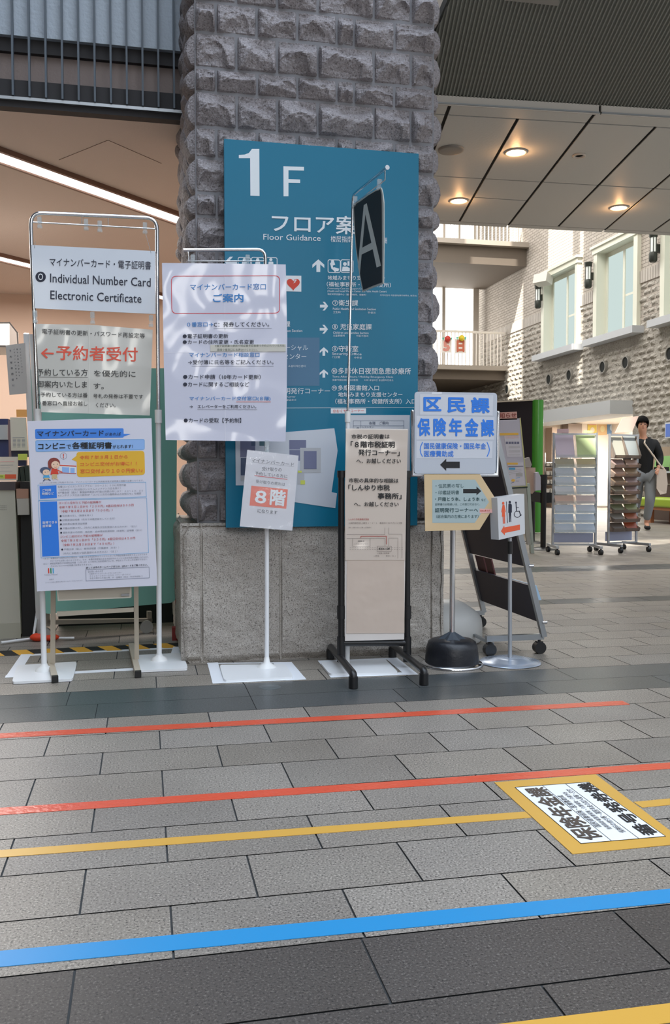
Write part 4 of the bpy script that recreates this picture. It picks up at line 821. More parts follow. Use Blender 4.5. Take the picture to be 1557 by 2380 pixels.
B6.rect(pr, 1035, 325, 1197, 555, 0, 7); B6.rect(pr, 990, 702, 1048, 755, 4, 7); B6.rect(pr, 955, 578, 1005, 603, 4, 7); B6.texts(pr, [('⑧', (888, 266), (938, 266), 52, 5), ('⑩', (270, 325), (315, 325), 48, 5), ('⑩', (900, 400), (942, 400), 42, 5), ('北', (1005, 745), (1035, 745), 30, 6), ('ＴＦ', (1145, 372), (1188, 372), 22, 5)], 5, 0, )
pr.build('map_print', [P['slate'], P['slate2'], mat('map_teal', '#4d6f78', .5), P['lgrey'], P['lime'], P['white'], P['black']], o_)

# ---- 3. middle stand with hook, big laminated notice, floor notice
YM = 4.126
t6 = thing('hook_stand', (*G(620, 1556)[:2], 0), 'white pole stand with chrome hook top in front of the plinth', 'sign stand')
top = AY(617, 580, YM); jn = AY(620, 1010, YM); bt_ = Vector(G(620, 1556)); bt_.z = .012; hk = AY(426, 581, YM)
mb = MB(); mb.tube([hk] + bend(hk, top, jn, .04) + [jn], .008, 12); mb.build('hook', chrome, t6)
mb = MB(); a_, b_ = Vector(AY(438, 607, YM)), Vector(AY(616, 607, YM)); mb.tube([Vector(AY(438, 584, YM)), a_, b_], .003, 8); mb.build('crossbar', chrome, t6)
mb = MB(); mb.tube([jn, bt_], .0105, 14); mb.build('pole', white_metal, t6)
mb = MB(); mb.lathe([(.045, .012), (.036, .02), (.016, .032), (.0105, .06)], (bt_.x, bt_.y, 0), 22); mb.build('pole_socket', white_pl, t6)
plate(t6, [px(V55, *p_) for p_ in ((335, 2027), (905, 2022), (975, 2130), (375, 2158))])
for x_, y_ in ((448, 604), (575, 604)): clip(t6, AY(x_, y_, YM - .008), .045)
clip(t6, AY(620, 1036, YM - .03), .05)
S5 = Sheet((0, YM - .03, 0), FRONT, V5); mb = MB(); S5.slab(mb, [(75, 235), (730, 240), (1392, 250), (1408, 1000), (1403, 1700), (1390, 2135), (115, 2120), (95, 1300)], .0025)
o4 = tag(mb.build('laminated_poster', lam_paper), 'big laminated white notice with red rounded box hanging from the hook stand', 'notice')
pr = MB(); q = Sheet.rr([(175, 376), (1328, 371), (1328, 768), (180, 772)], 55); S5.line(pr, q, 7, 2, 2, True)
S5.texts(pr, [('マイナンバーカード窓口', (375, 525), (1180, 520), 68, 1), ('ご案内', (617, 655), (942, 652), 92, 1, .014), ('０番窓口→', (343, 916), (618, 913), 52, 1), ('C：発券してください。', (626, 917), (1215, 913), 54, 0, .006), ('●電子証明書の更新', (296, 1038), (780, 1036), 48), ('●カードの住所変更・氏名変更', (296, 1099), (1055, 1098), 46),
 ('マイナンバーカード相談窓口', (365, 1238), (1112, 1236), 50, 1), ('→受付簿に氏名等をご記入ください。', (352, 1316), (1262, 1314), 50, 0, .004), ('●カード申請（10年カード更新）', (300, 1472), (1125, 1474), 52), ('●カードに関するご相談など', (300, 1551), (1003, 1551), 50), ('マイナンバーカード交付窓口(８階)', (368, 1704), (1230, 1704), 50, 1), ('→　エレベーターをご利用ください。', (370, 1782), (1078, 1783), 40), ('●カードの受取【予約制】', (307, 1936), (918, 1935), 52)], 0, .006)
for a_, b_ in (((625, 935), (1242, 931)), ((392, 1334), (1262, 1334)), ((452, 1796), (1088, 1797))): S5.line(pr, [a_, b_], 2.5, 0)
S5.line(pr, [(865, 1714), (1230, 1714)], 5, 3); S5.line(pr, [(742, 240), (750, 2130)], 3, 4, 1); S5.line(pr, [(95, 1190), (1405, 1186)], 3, 4, 1)
pr.build('lettering', [P['navy'], P['blue'], P['crimson'], P['orange'], mat('fold_white', '#e6e6ee', .3)], o4)
mb = MB(); S5.slab(mb, [(590, 1106), (1392, 1100), (1392, 1178), (590, 1178)], -.003); o_ = mb.build('paper_strip', mat('strip_beige', '#c9c7bd', .5), o4)
pr = MB(); S5.texts(pr, [('※電子証明書の更新や暗証番号変更等で予約されている方は、', (640, 1129), (1388, 1126), 24), ('直接０番窓口にお声かけください。', (660, 1172), (1090, 1172), 26)], 0); 
for i_ in range(len(pr.v)): pr.v[i_] = (pr.v[i_][0], pr.v[i_][1] - .0035, pr.v[i_][2])
pr.build('lettering', mat('strip_ink', '#5d665c', .6), o_)
S6 = Sheet((0, YM - .06, 0), (0.02, -1, .03), V6); S6.P = AY(628, 1140, YM - .06); mb = MB(); S6.slab(mb, [(305, 312), (965, 385), (885, 1352), (208, 1297)], .004, 0)
o5 = tag(mb.build('floor_notice', mat('notice_white', '#d2d2d8', .3)), 'tilted laminated notice with an orange box reading 8階 on the hook stand', 'notice')
mb = MB(); S6.slab(mb, [(300, 306), (968, 380), (888, 1358), (204, 1302)], .001, 0)
for i_ in range(len(mb.v)): mb.v[i_] = tuple(np.array(mb.v[i_]) + S6.n * .004)
pr = MB(); TI_ = lambda s_, a, b_, h, mi, bo=.0: S6.text(pr, s_, a, b_, (a[0] + h * .09, a[1] - h), mi, bo)
TI_('マイナンバーカード', (355, 462), (905, 522), 46, 0); TI_('受け取りの', (490, 577), (745, 592), 50, 0); TI_('予約している方に', (400, 634), (820, 676), 46, 0); TI_('受け取りの場所は', (412, 737), (790, 778), 44, 0)
S6.line(pr, [(400, 642), (818, 690)], 8, 2); S6.line(pr, [(355, 468), (905, 527)], 2, 0); S6.poly(pr, [(357, 772), (828, 820), (808, 1070), (333, 1028)], 1); TI_('８', (395, 995), (545, 1005), 165, 3, .035); TI_('階', (588, 1020), (790, 1042), 205, 3, .03); TI_('になります', (435, 1118), (690, 1140), 46, 4, .006)
pr.build('lettering', [mat('grey_ink', '#55565c', .5), P['orange'], P['crimson'], P['white'], P['navy']], o5); mb.build('film_sleeve', mat('film_bump', '#f2f2f4', .06, bump=(7, .03, 2), alpha=.10, spec=1.0), o5)

# ---- 4. letter banner stand
YF = 4.13
t7 = thing('banner_stand', (*G(806, 1555)[:2], 0), 'thin chrome pole stand carrying the black letter A banner', 'sign stand')
pt = Vector(AY(820, 453, YF)); lo = Vector(AY(808, 966, YF)); gd = Vector((lo.x, YF, .012))
dd_ = ray(899, 390); k_ = (pt.z - EYE) / dd_[2]; pe = Vector(_C + dd_ * k_)
mb = MB(); mb.tube([lo] + bend(lo, pt, pe, .035) + [pe], .0065, 12); mb.build('hook', chrome, t7)
mb = MB(); mb.tube([pe - (pe - pt).normalized() * .0, pe + (pe - pt).normalized() * .006], .010, 12); mb.build('end_cap', chrome, t7)
dn = Vector((0, 0, -.045)); mb = MB(); u_ = (pe - pt); mb.tube([pt + u_ * .95, pt + u_ * .95 + dn, pt + u_ * .02 + dn], .0025, 8); mb.build('crossbar', chrome, t7)
mb = MB(); mb.tube([lo + Vector((0, 0, .01)), gd], .0105, 12); mb.build('pole', white_metal, t7); mb = MB(); mb.tube([lo + Vector((0, 0, .02)), lo - Vector((0, 0, .03))], .014, 12); mb.build('joint_collar', white_pl, t7)
plate(t7, [px(V7, *p_) for p_ in ((12, 2095), (540, 2068), (650, 2178), (90, 2190))])
nrm = Vector((u_.y, -u_.x, 0)).normalized(); nrm = nrm if nrm.y < 0 or nrm.x < 0 else -nrm
if np.dot(np.array(nrm), _C - np.array(pt)) < 0: nrm = -nrm
SF = Sheet(pt, nrm, V17, .0008); mb = MB()
outl = [(143, 765), (260, 690), (400, 585), (520, 515), (618, 478), (640, 560), (660, 720), (662, 1400), (655, 2085), (480, 2150), (305, 2222), (268, 2020), (240, 1850), (190, 1480), (165, 1150)]
inn = [(163, 772), (270, 708), (405, 608), (520, 540), (606, 500), (625, 600), (630, 800), (633, 1400), (633, 2065), (480, 2120), (318, 2188), (285, 2020), (255, 1850), (205, 1480), (180, 1150)]
SF.slab(mb, outl, .004); o6 = tag(mb.build('letter_banner', mat('banner_edge', '#b3b4ac', .4)), 'black hanging banner with a large white letter A before the teal board', 'banner')
pr = MB(); SF.poly(pr, inn, 0, 1)
for pts in ([(332, 772), (382, 738), (362, 885), (265, 1950), (232, 1800)], [(332, 772), (382, 738), (622, 1785), (548, 1815), (352, 890)], [(290, 1492), (462, 1400), (487, 1506), (280, 1606)]): SF.poly(pr, pts, 1, 2)
pr.build('lettering', [mat('banner_black', '#151615', .6), mat('banner_white', '#bcbfb8', .5)], o6)
for q in ((600, 420), (190, 700)): clip(t7, SF.p(q, 6), .04)

# ---- 5. black pipe frame with tax notice
YX = 4.02
t8 = thing('pipe_sign_frame', (*G(880, 1560)[:2], 0), 'black plastic pipe sign frame with two floor feet before the plinth', 'sign frame')
Xp = Sheet((0, YX, 0), FRONT, V7)
r_ = .0145
for xt, xb in ((186, 184), (722, 722)):
    top = Vector(Xp.p((xt, 560))); bot = Vector(Xp.p((xb, 1940))); low = Vector((bot.x, YX, .055))
    mb = MB(); mb.tube([top, low], r_, 14); u8 = mb.build('upright', black_pl, t8)
    for yy in (1690, 1940, 2040): p_ = Vector(Xp.p((xb, yy))); mb = MB(); mb.tube([p_ + Vector((0, 0, .03)), p_ - Vector((0, 0, .03))], .019, 14); mb.build('pipe_joint', black_pl, u8)
    mb = MB(); p_ = top; mb.tube([p_ + Vector((0, 0, .012)), p_ - Vector((0, 0, .02))], .019, 14); mb.build('pipe_cap', black_pl, u8)
for (xb, yb), (xf, yf) in (((768, 1532), (821, 1600)), ((912, 1528), (985, 1592))):
    A, B = Vector(G(xb, yb)), Vector(G(xf, yf)); A.z = B.z = .062
    mb = MB(); mb.tube([Vector((A.x, A.y, .004)), Vector((A.x, A.y, .045))] + bend(Vector((A.x, A.y, .03)), A, B, .018)[1:] + bend(A, B, Vector((B.x, B.y, .0)), .018) + [Vector((B.x, B.y, .004))], .0165, 14); f8 = mb.build('foot', black_pl, t8)
    for P_ in (A, B): mb = MB(); mb.tube([Vector((P_.x, P_.y, .002)), Vector((P_.x, P_.y, .05))], .020, 14); mb.build('pipe_joint', black_pl, f8)
mb = MB(); mb.tube([Xp.p((184, 1940)), Xp.p((722, 1938))], .0155, 14); mb.build('bottom_rail', black_pl, t8)
mb = MB(); mb.tube([Xp.p((186, 570)), Xp.p((722, 570))], .0125, 14); mb.build('top_rail', black_pl, t8)
XN = Sheet((0, YX - .02, 0), FRONT, V7); mb = MB(); XN.slab(mb, [(222, 195), (728, 200), (712, 900), (697, 1912), (216, 1924), (218, 900)], .004)
o7 = tag(mb.build('tax_notice', mat('panel_white', '#d9d2cc', .4)), 'tall white panel with tax office notice and map in the black pipe frame', 'notice')
mb = MB(); XN.slab(mb, [(232, 1262), (698, 1262), (698, 1858), (226, 1862)], -.0025); mb.build('lower_sheet', mat('beige_sheet', '#c9b8aa', .35, bump=(9, .006, 2)), o7)
mb = MB(); XN.slab(mb, [(224, 203), (727, 209), (712, 700), (703, 1265), (216, 1266), (214, 700)], -.004); us = mb.build('upper_sheet', lam_beige, o7)
pr = MB(); XT = Sheet((0, YX - .0255, 0), FRONT, V7)
XT.texts(pr, [('市税の証明書は', (268, 280), (578, 280), 38), ('「８階市税証明', (262, 352), (620, 354), 54, 0, .02), ('発行コーナー」', (325, 415), (660, 420), 50, 0, .02), ('へ、お越しください', (308, 479), (670, 480), 40), ('市税の具体的な相談は', (248, 636), (650, 639), 38), ('「しんゆり市税', (243, 702), (580, 702), 50, 0, .02), ('事務所」', (482, 769), (675, 771), 50, 0, .02), ('へ、お越しください', (288, 829), (652, 831), 38)], 0, .012)
XT.texts(pr, [('しんゆり市税事務所情報', (245, 942), (410, 942), 16, 1), ('川崎市麻生区上麻生１－２－１　新百合ヶ丘マプレ１９階', (245, 972), (680, 970), 14, 2), ('受付：８時３０分～１７時　土日祝を除く', (245, 1008), (430, 1008), 13, 2), ('新百合ヶ丘', (325, 1118), (372, 1118), 13, 0, .01), ('トウエンティワン', (295, 1142), (400, 1140), 13, 2), ('新百合ヶ丘駅', (490, 1182), (580, 1181), 16, 0, .012), ('小田急小田原線', (478, 1216), (575, 1216), 12, 2), ('←柿生　　　百合ヶ丘→', (448, 1238), (628, 1238), 12, 2)])
for pts in ([(230, 1058), (540, 1058), (540, 1003)], [(572, 1003), (572, 1056), (680, 1056), (680, 1250)], [(230, 1090), (540, 1090), (540, 1150)], [(572, 1152), (572, 1088), (646, 1088), (646, 1250)], [(278, 1092), (278, 1155), (420, 1155), (420, 1092)], [(478, 1152), (592, 1152), (592, 1196), (478, 1196), (478, 1152)]): XT.line(pr, pts, 1.8, 2)
XT.line(pr, [(345, 1085), (345, 1072), (552, 1072), (552, 1136)], 4, 1)
for i_ in range(22): XT.line(pr, [(255 + i_ * 20, 1165), (265 + i_ * 20, 1165)], 1.5, 2); XT.line(pr, [(255 + i_ * 20, 1180), (265 + i_ * 20, 1180)], 1.5, 2)
pr.build('lettering', [P['black'], P['darkred'], mat('map_ink', '#6f645e', .6)], us)

# ---- 6. round-based chrome stand: ward office sign, arrow sign, weight
YR = 3.9
rc_ = Vector(G(1050, 1545)); t9 = thing('round_sign_stand', (rc_.x, rc_.y, 0), 'chrome pole stand on a round base carrying the blue kanji sign', 'sign stand')
YR = rc_.y
mb = MB(); tp = Vector(AY(1053, 1108, YR)); mb.tube([tp, (rc_.x, rc_.y, .03)], .0125, 16); mb.build('pole', chrome, t9)
mb = MB(); mb.lathe([(.0, .03), (.05, .028), (.11, .018), (.140, .014), (.148, .008), (.148, .002)], rc_ * 1.0, 40); mb.build('base', chrome, t9)
S7 = Sheet((0, YR - .005, 0), FRONT, V8); mb = MB(); A, B, Cc, D = [Vector(S7.p(q)) for q in ((128, 340), (128, 1000), (1003, 1000), (1010, 352))]
mb.tube([A, Vector(B), Vector(Cc), D], .0095, 12); 
for q in (A, D): mb.sphere(q, .0098, 12, 8)
mb.tube([S7.p((135, 985)), S7.p((1003, 985))], .007, 10); mb.build('sign_holder', chrome, t9)
wt = MB(); wt.lathe([(.128, .004), (.126, .04), (.121, .085), (.112, .112), (.095, .122), (.05, .128), (.014, .13)], rc_, 36)
wo = tag(wt.build('base_weight', dark_vinyl), 'black water weight wrapped round the foot of the chrome pole stand', 'weight')
mb = MB(); rr_ = random.Random(3)
vs = [(rc_.x, rc_.y, .165)]; n = 14
for i_ in range(n): a = 2 * pi * i_ / n; q_ = .065 + .02 * (i_ % 2); vs.append((rc_.x + q_ * math.cos(a), rc_.y + q_ * math.sin(a), .138 + .022 * ((i_ * 3) % 3 - 1)))
mb.add(vs, [[0, 1 + i_, 1 + (i_ + 1) % n] for i_ in range(n)]); mb.build('gathered_neck', mat('vinyl_grey', '#353d46', .5), wo)
S7 = Sheet((0, YR - .016, 0), FRONT, V8); mb = MB(); S7.slab(mb, Sheet.rr([(150, 134), (1003, 148), (988, 985), (146, 985)], 40), .006); o8 = tag(mb.build('ward_office_sign', mat('sign_pale', '#bfc5cf', .3, coat=.3)), 'pale sign with big blue kanji and black left arrow on chrome holder', 'sign')
pr = MB(); S7.poly(pr, [(205, 160), (962, 172), (955, 385), (203, 372)], 1); S7.poly(pr, [(168, 385), (975, 400), (970, 632), (168, 630)], 1); S7.poly(pr, [(168, 645), (955, 648), (950, 822), (166, 822)], 1)
for ch, a_, b_, h_ in (('区', (238, 338), (425, 338), 148), ('民', (485, 352), (675, 354), 160), ('課', (730, 356), (925, 362), 165), ('保', (178, 595), (310, 595), 188), ('険', (340, 597), (475, 597), 190), ('年', (503, 597), (640, 597), 188), ('金', (668, 599), (808, 599), 190), ('課', (832, 601), (970, 601), 182)): S7.text(pr, ch, a_, b_, h_, 0, .032)
S7.texts(pr, [('国民健康保険・国民年金', (245, 728), (886, 731), 66), ('医療費助成', (245, 809), (550, 811), 66)], 0, .014)
S7.line(pr, [(230, 660), (212, 700), (206, 735), (212, 770), (228, 803)], 9, 0); S7.line(pr, [(898, 660), (915, 700), (922, 735), (915, 770), (898, 803)], 9, 0)
S7.poly(pr, [(413, 890), (475, 828), (475, 858), (615, 858), (615, 925), (475, 925), (475, 953)], 2, 2)
S7.rect(pr, 325, 138, 430, 162, 3, 2)
pr.build('lettering', [P['bright'], mat('strip_white', '#cfd3db', .3), P['black'], mat('tape_clear', '#dfe2e8', .2)], o8)
S8 = Sheet((0, YR - .035, 0), FRONT, V8); mb = MB(); S8.slab(mb, [(248, 990), (826, 990), (1003, 1270), (820, 1563), (258, 1576)], .006)
o9 = tag(mb.build('arrow_sign', mat('sign_cream', '#d8bd92', .4, bump=(2.8, 0.05, 1), coat=1.0)), 'cream arrow-shaped laminated sign pointing toward the toilet sign', 'sign')
pr = MB(); S8.poly(pr, [(330, 1047), (775, 1045), (918, 1275), (770, 1492), (332, 1492)], 1)
S8.texts(pr, [('・住民票の写し', (365, 1130), (655, 1128), 42), ('・印鑑証明書', (365, 1200), (608, 1198), 42), ('・戸籍とう本、しょう本', (360, 1266), (820, 1266), 42, 0, .006), ('など', (838, 1266), (885, 1266), 26), ('証明書のお取扱いは、この窓口ではなく、', (360, 1313), (825, 1311), 26), ('証明発行コーナーへ', (358, 1383), (805, 1381), 46, 0, .008), ('（総合案内の左横にあります）', (372, 1443), (808, 1443), 36)])
S8.poly(pr, [(650, 1142), (788, 1142), (788, 1115), (838, 1163), (788, 1207), (788, 1186), (650, 1186)], 2); S8.poly(pr, [(820, 1342), (955, 1350), (955, 1388), (820, 1392)], 3, 2); S8.text(pr, '右25m先です', (825, 1374), (925, 1374), 18, 4, .006, 4)
pr.build('lettering', [P['teal'], mat('inner_blue', '#a9bcbe', .4, bump=(2.8, 0.05, 1), coat=1.0), P['black'], P['pink'], P['red']], o9)

# ---- 7. toilet sign stand
tc_ = Vector(G(1185, 1540)); t10 = thing('aluminium_sign_stand', (tc_.x, tc_.y, 0), 'slim aluminium pole stand on a flat round base under the toilet sign', 'sign stand')
tp = Vector(AY(1185, 1250, tc_.y)); bl_ = Vector(AY(1185, 1287, tc_.y)); bh_ = Vector(AY(1185, 1258, tc_.y))
mb = MB(); mb.tube([tp, (tc_.x, tc_.y, .02)], .0095, 14); mb.build('pole', alu, t10)
mb = MB(); mb.tube([bh_, bl_], .0125, 14); mb.build('clamp_grip', black_pl, t10)
mb = MB(); mb.lathe([(.0, .026), (.05, .026), (.075, .024), (.10, .012), (.142, .008), (.147, .003)], tc_, 40); mb.build('base', mat('base_disc', '#b9c4d4', .25, .6), t10)
nT = Vector((.35, -1, 0)).normalized(); TS = Sheet(AY(1187, 1200, tc_.y - .035), nT, V8, .0006); mb = MB(); TS.slab(mb, [(1003, 1232), (1282, 1192), (1290, 1605), (1020, 1668)], .055, 0)
o10 = tag(mb.build('toilet_sign', mat('sign_box_white', '#cfd0d2', .4)), 'white box sign with toilet pictograms and orange-red left arrow', 'sign')
pr = MB(); T8 = TS.v(V18)
T8.poly(pr, [(218, 1958), (268, 1872), (270, 1902), (502, 1860), (503, 1938), (278, 1985), (278, 2022)], 0)
T8.disc(pr, (252, 1540), (17, 21), 0); T8.poly(pr, [(243, 1565), (270, 1563), (290, 1665), (284, 1685), (272, 1640), (282, 1740), (232, 1742), (238, 1650), (230, 1690), (224, 1665)], 0); T8.line(pr, [(250, 1735), (256, 1838)], 13, 0); T8.line(pr, [(270, 1735), (274, 1838)], 13, 0)
T8.line(pr, [(299, 1518), (316, 1835)], 7, 1)
T8.disc(pr, (350, 1525), (17, 21), 1); T8.poly(pr, [(330, 1552), (372, 1548), (382, 1570), (382, 1680), (372, 1680), (370, 1600), (372, 1820), (360, 1822), (354, 1700), (352, 1822), (340, 1825), (338, 1605), (338, 1685), (328, 1685)], 1)
T8.disc(pr, (442, 1532), (12, 15), 1); T8.line(pr, [(444, 1552), (450, 1660), (492, 1658), (512, 1725), (522, 1715)], 11, 1); T8.line(pr, [(446, 1605), (480, 1605)], 8, 1); T8.ring(pr, (462, 1705), 46, 8, 1, 2, 24, 2.0, 2 * pi + .1)
pr.build('lettering', [P['orange'], P['navy']], o10)

# ---- 8. rolling display frame seen from behind
c2, c3, c1 = Vector(G(1250, 1519)), Vector(G(1127, 1459)), Vector(G(1121, 1523))
XB = 1.965
def onx(x, y, Y=None): return AX(x, y, XB)
t11 = thing('rolling_display', (1.9, 4.6, 0), 'dark grey leaning display frame on black casters, seen from behind beside the toilet sign', 'display stand')
rbx, lbx = Vector((1.965, 4.20, .085)), Vector((1.965, 5.02, .085))
# lean: the frame tilts toward the pillar as it rises
def lean(Y, z):
    for _ in range(1): return Vector((1.965 - (z - .085) * .262, Y, z))
Hh = 1.17
for Y in (4.20, 5.02): mb = MB(); mb.beam(lean(Y, .085), lean(Y, Hh), .026); mb.build('side_rail', steel, t11)
for z_, nm in ((.40, 0), (.655, 0), (Hh, 0)): pass
mb = MB(); mb.beam(lean(4.2, Hh), lean(5.02, Hh), .024); mb.build('top_rail', steel, t11)
def panel(z0, z1, nm):
    mb = MB(); q = [lean(4.215, z0), lean(5.005, z0), lean(5.005, z1), lean(4.215, z1)]; mb.prism(q, (.012, 0, .003)); return mb.build(nm, mat('display_dark', '#3a3844', .55), t11)
zz_ = lambda x, y, Y: AY(x, y, Y)[2]
panel(zz_(1245, 1448, 4.2), zz_(1225, 1363, 4.2), 'lower_panel'); panel(zz_(1218, 1318, 4.2), Hh - .03, 'upper_panel')
for Y, xa in ((4.21, 1.66), (5.02, 1.68)):
    mb = MB(); mb.beam((xa, Y, .085), (1.965, Y, .085), .028); ft = mb.build('foot', steel, t11)
    for X in (xa + .02, 1.945):
        if Y > 5 and X < 1.8: continue
        mb = MB(); mb.tube([(X, Y - .02, .030), (X, Y + .02, .030)], .030, 16); mb.tube([(X, Y, .03), (X, Y, .075)], .008, 8); mb.box((X, Y, .052), (.03, .03, .02)); mb.build('caster', black_pl, ft)
mb = MB(); mb.beam((1.70, 4.22, .055), (1.70, 5.02, .055), .014); mb.build('tie_rail', steel, t11)
for z_ in (zz_(1222, 1315, 4.2), zz_(1252, 1446, 4.2)): p_ = lean(4.19, z_) + Vector((.005, 0, .0)); mb = MB(); mb.tube([p_, p_ + Vector((.024, 0, 0))], .009, 10); mb.build('knob', chrome, t11)
for (ya, yb), lb_ in (((4.86, 4.99), 'dark red leaflet nearest the pillar on the rolling display frame'), ((4.74, 4.84), 'dark red leaflet next to the frame gap middle on the rolling display')):
    z0 = zz_(1150, 1340, 4.6); mb = MB(); q = [lean(ya, .30) , lean(yb, .30), lean(yb, .43), lean(ya, .43)]; mb.prism([v_ + Vector((.02, 0, 0)) for v_ in q], (.008, 0, 0)); tag(mb.build('leaflet', mat('leaflet_maroon', '#5a2c2e', .5)), lb_, 'leaflet', 'dark red leaflets on the rolling display')
mb = MB(); mb.prism([lean(4.20, .345) + Vector((.014, 0, 0)), lean(4.20, .27) + Vector((.014, 0, 0)), lean(4.20, .27) + Vector((.034, 0, 0)), lean(4.20, .345) + Vector((.026, 0, 0))], (0, .3, 0)); tag(mb.build('pamphlet_stack', mat('pamphlet_blue', '#9db9cf', .5)), 'pale blue pamphlets on the front of the rolling display frame', 'pamphlet')

# ---- white water tank beside the plinth
wc = Vector((1.60, 4.64, 0)); mb = MB(); mb.lathe([(.185, .004), (.195, .02), (.195, .085), (.19, .125), (.172, .155), (.10, .205), (.07, .218), (.0, .222)], wc, 32)
tag(mb.build('water_tank_base', mat('tank_white', '#c9c9c6', .45)), 'round white plastic water tank base between the plinth and the rolling display', 'parasol base')

# ---- black and green display kiosk
gb_ = Vector(G(1247, 1240)); mb = MB()
t12 = thing('display_kiosk', (gb_.x, gb_.y, 0), 'tall black display panel with a rounded bright green end beyond the signs', 'display panel')
zt = AY(1247, 930, gb_.y)[2]; mb.tube([(gb_.x, gb_.y, .02), (gb_.x, gb_.y, zt)], .085, 24); mb.build('green_column', mat('kiosk_green', '#3f8f2c', .3, coat=.3), t12)
mb = MB(); far_ = Vector(AY(1080, 953, gb_.y + .9)); mb.prism([(gb_.x - .06, gb_.y - .02, .05), (far_.x, far_.y, .05), (far_.x, far_.y, zt - .005), (gb_.x - .06, gb_.y - .02, zt - .005)], (.03, .1, 0)); mb.build('black_panel', mat('kiosk_black', '#201d26', .4), t12)
mb = MB(); mb.beam((gb_.x - .06, gb_.y, zt), (far_.x, far_.y, zt), (.1, .02)); mb.build('top_edge', mat('kiosk_edge', '#c7bfb2', .5), t12)

# ---- information easel
YI = 9.6
t13 = thing('notice_easel', (*AY(1215, 1270, YI)[:2], 0), 'leaning framed notice easel with a pink heading, behind the toilet sign', 'easel')
IS = Sheet((0, YI, 0), FRONT, V18)
mb = MB(); IS.slab(mb, [(-60, 285), (505, 270), (610, 1300), (345, 1320), (200, 700)], .02); mb.build('notice_panel', mat('easel_board', '#c2c2d2', .5), t13)
mb = MB(); IS.line(mb, [(505, 272), (605, 1300)], 16, 0, 4); IS.line(mb, [(350, 1290), (610, 1285)], 12, 0, 4); IS.line(mb, [(355, 1318), (605, 1300)], 22, 1, 4); mb.build('frame_edge', [mat('easel_yellowish', '#c9c98e', .5), mat('easel_darkgreen', '#22362c', .5)], t13)
mb = MB(); IS.slab(mb, [(350, 1322), (600, 1318), (640, 1830), (690, 2160), (620, 2160), (560, 1830), (430, 1830)], .03); mb.build('lower_panel', mat('easel_lower', '#a3a39c', .5), t13)
mb = MB(); a_, b_ = Vector(AY(1150, 1150, YI)), Vector(AY(1238, 1265, YI)); mb.beam((b_.x, YI + .02, .0), (b_.x - .06, YI + .02, .8), .04); mb.beam((b_.x - .5, YI + .35, 0), (b_.x - .5, YI + .1, .9), .04); mb.build('leg', mat('easel_rail', '#a9b5ac', .5), t13)
mb = MB(); IS.slab(mb, [(130, 188), (458, 172), (462, 290), (130, 300)], .01); hd = mb.build('heading_card', mat('card_pink', '#d9aca4', .6), t13)
pr = MB(); IS.text(pr, 'お知らせ', (112, 272), (450, 264), 78, 0, .02); pr.build('lettering', P['brown'], hd)
def sheet_thing(pts, m, label, prints):
    mb = MB(); IS.slab(mb, pts, -.003); o = tag(mb.build('notice_sheet', m), label, 'notice', 'sheets pinned on the notice easel'); pr = MB()
    prints(pr); pr.build('lettering', [P['pink'], P['slate'], P['amber'], P['cyan'], P['lgrey'], P['orange']], o)
IS2 = IS
def pr1(pr):
    IS.line(pr, [(288, 545), (478, 540), (480, 568), (290, 572)], 3, 0, 8, True); IS.text(pr, 'ご案内のお知らせ', (296, 566), (470, 560), 18, 0, 0, 8)
    for i in range(5): IS.rect(pr, 290 + i * 42, 622, 322 + i * 42, 655, 1, 8)
    for y_ in (690, 710, 755, 775, 820): IS.line(pr, [(320 + y_ * .02, y_), (500, y_ - 3)], 6, 4, 8)
sheet_thing([(265, 535), (495, 528), (535, 845), (312, 850)], paper, 'white sheet with a row of small pictures, upper one on the notice easel', pr1)
def pr2(pr):
    IS.rect(pr, 312, 935, 470, 965, 2, 8); IS.line(pr, [(330, 995), (545, 988)], 12, 1, 8); IS.rect(pr, 335, 1010, 430, 1040, 3, 8)
    for y_ in (1060, 1085, 1110): IS.line(pr, [(340, y_), (520, y_ - 30)], 5, 4, 8)
    IS.disc(pr, (400, 1200), (28, 20), 2, 8); IS.line(pr, [(350, 1250), (410, 1225)], 8, 1, 8); IS.rect(pr, 440, 1090, 540, 1140, 4, 8); IS.line(pr, [(445, 1165), (500, 1160)], 6, 3, 8); IS.line(pr, [(445, 1210), (485, 1210)], 6, 1, 8)
sheet_thing([(312, 935), (550, 930), (578, 1270), (350, 1285)], paper, 'white sheet with an amber band, lower one on the notice easel', pr2)
mb = MB(); IS.slab(mb, [(200, 492), (478, 488), (480, 522), (200, 528)], -.003); tag(mb.build('name_strip', P['amber']), 'amber strip across the notice easel under the heading', 'strip')
# paper bags hung by the barrier
for pts, Y, m, lb_ in ((((570, 1005), (735, 1008), (740, 1340), (690, 1400), (640, 1370)), 10.05, mat('bag_beige', '#bfa798', .8), 'crumpled beige paper bag hanging by the black belt barrier'), (((735, 1085), (780, 1075), (815, 1150), (815, 1345), (735, 1355)), 10.0, mat('bag_white', '#c5c3d0', .7), 'white paper tag hanging nearest the barrier post head'), (((572, 870), (645, 855), (680, 965), (665, 1005), (585, 1000)), 10.02, mat('bag_grey', '#a9a29e', .8), 'grey folded paper above the crumpled beige bag')):
    mb = MB(); Sheet((0, Y, 0), FRONT, V18).slab(mb, list(pts), .05); tag(mb.build('paper_bag', m), lb_, 'paper bag')

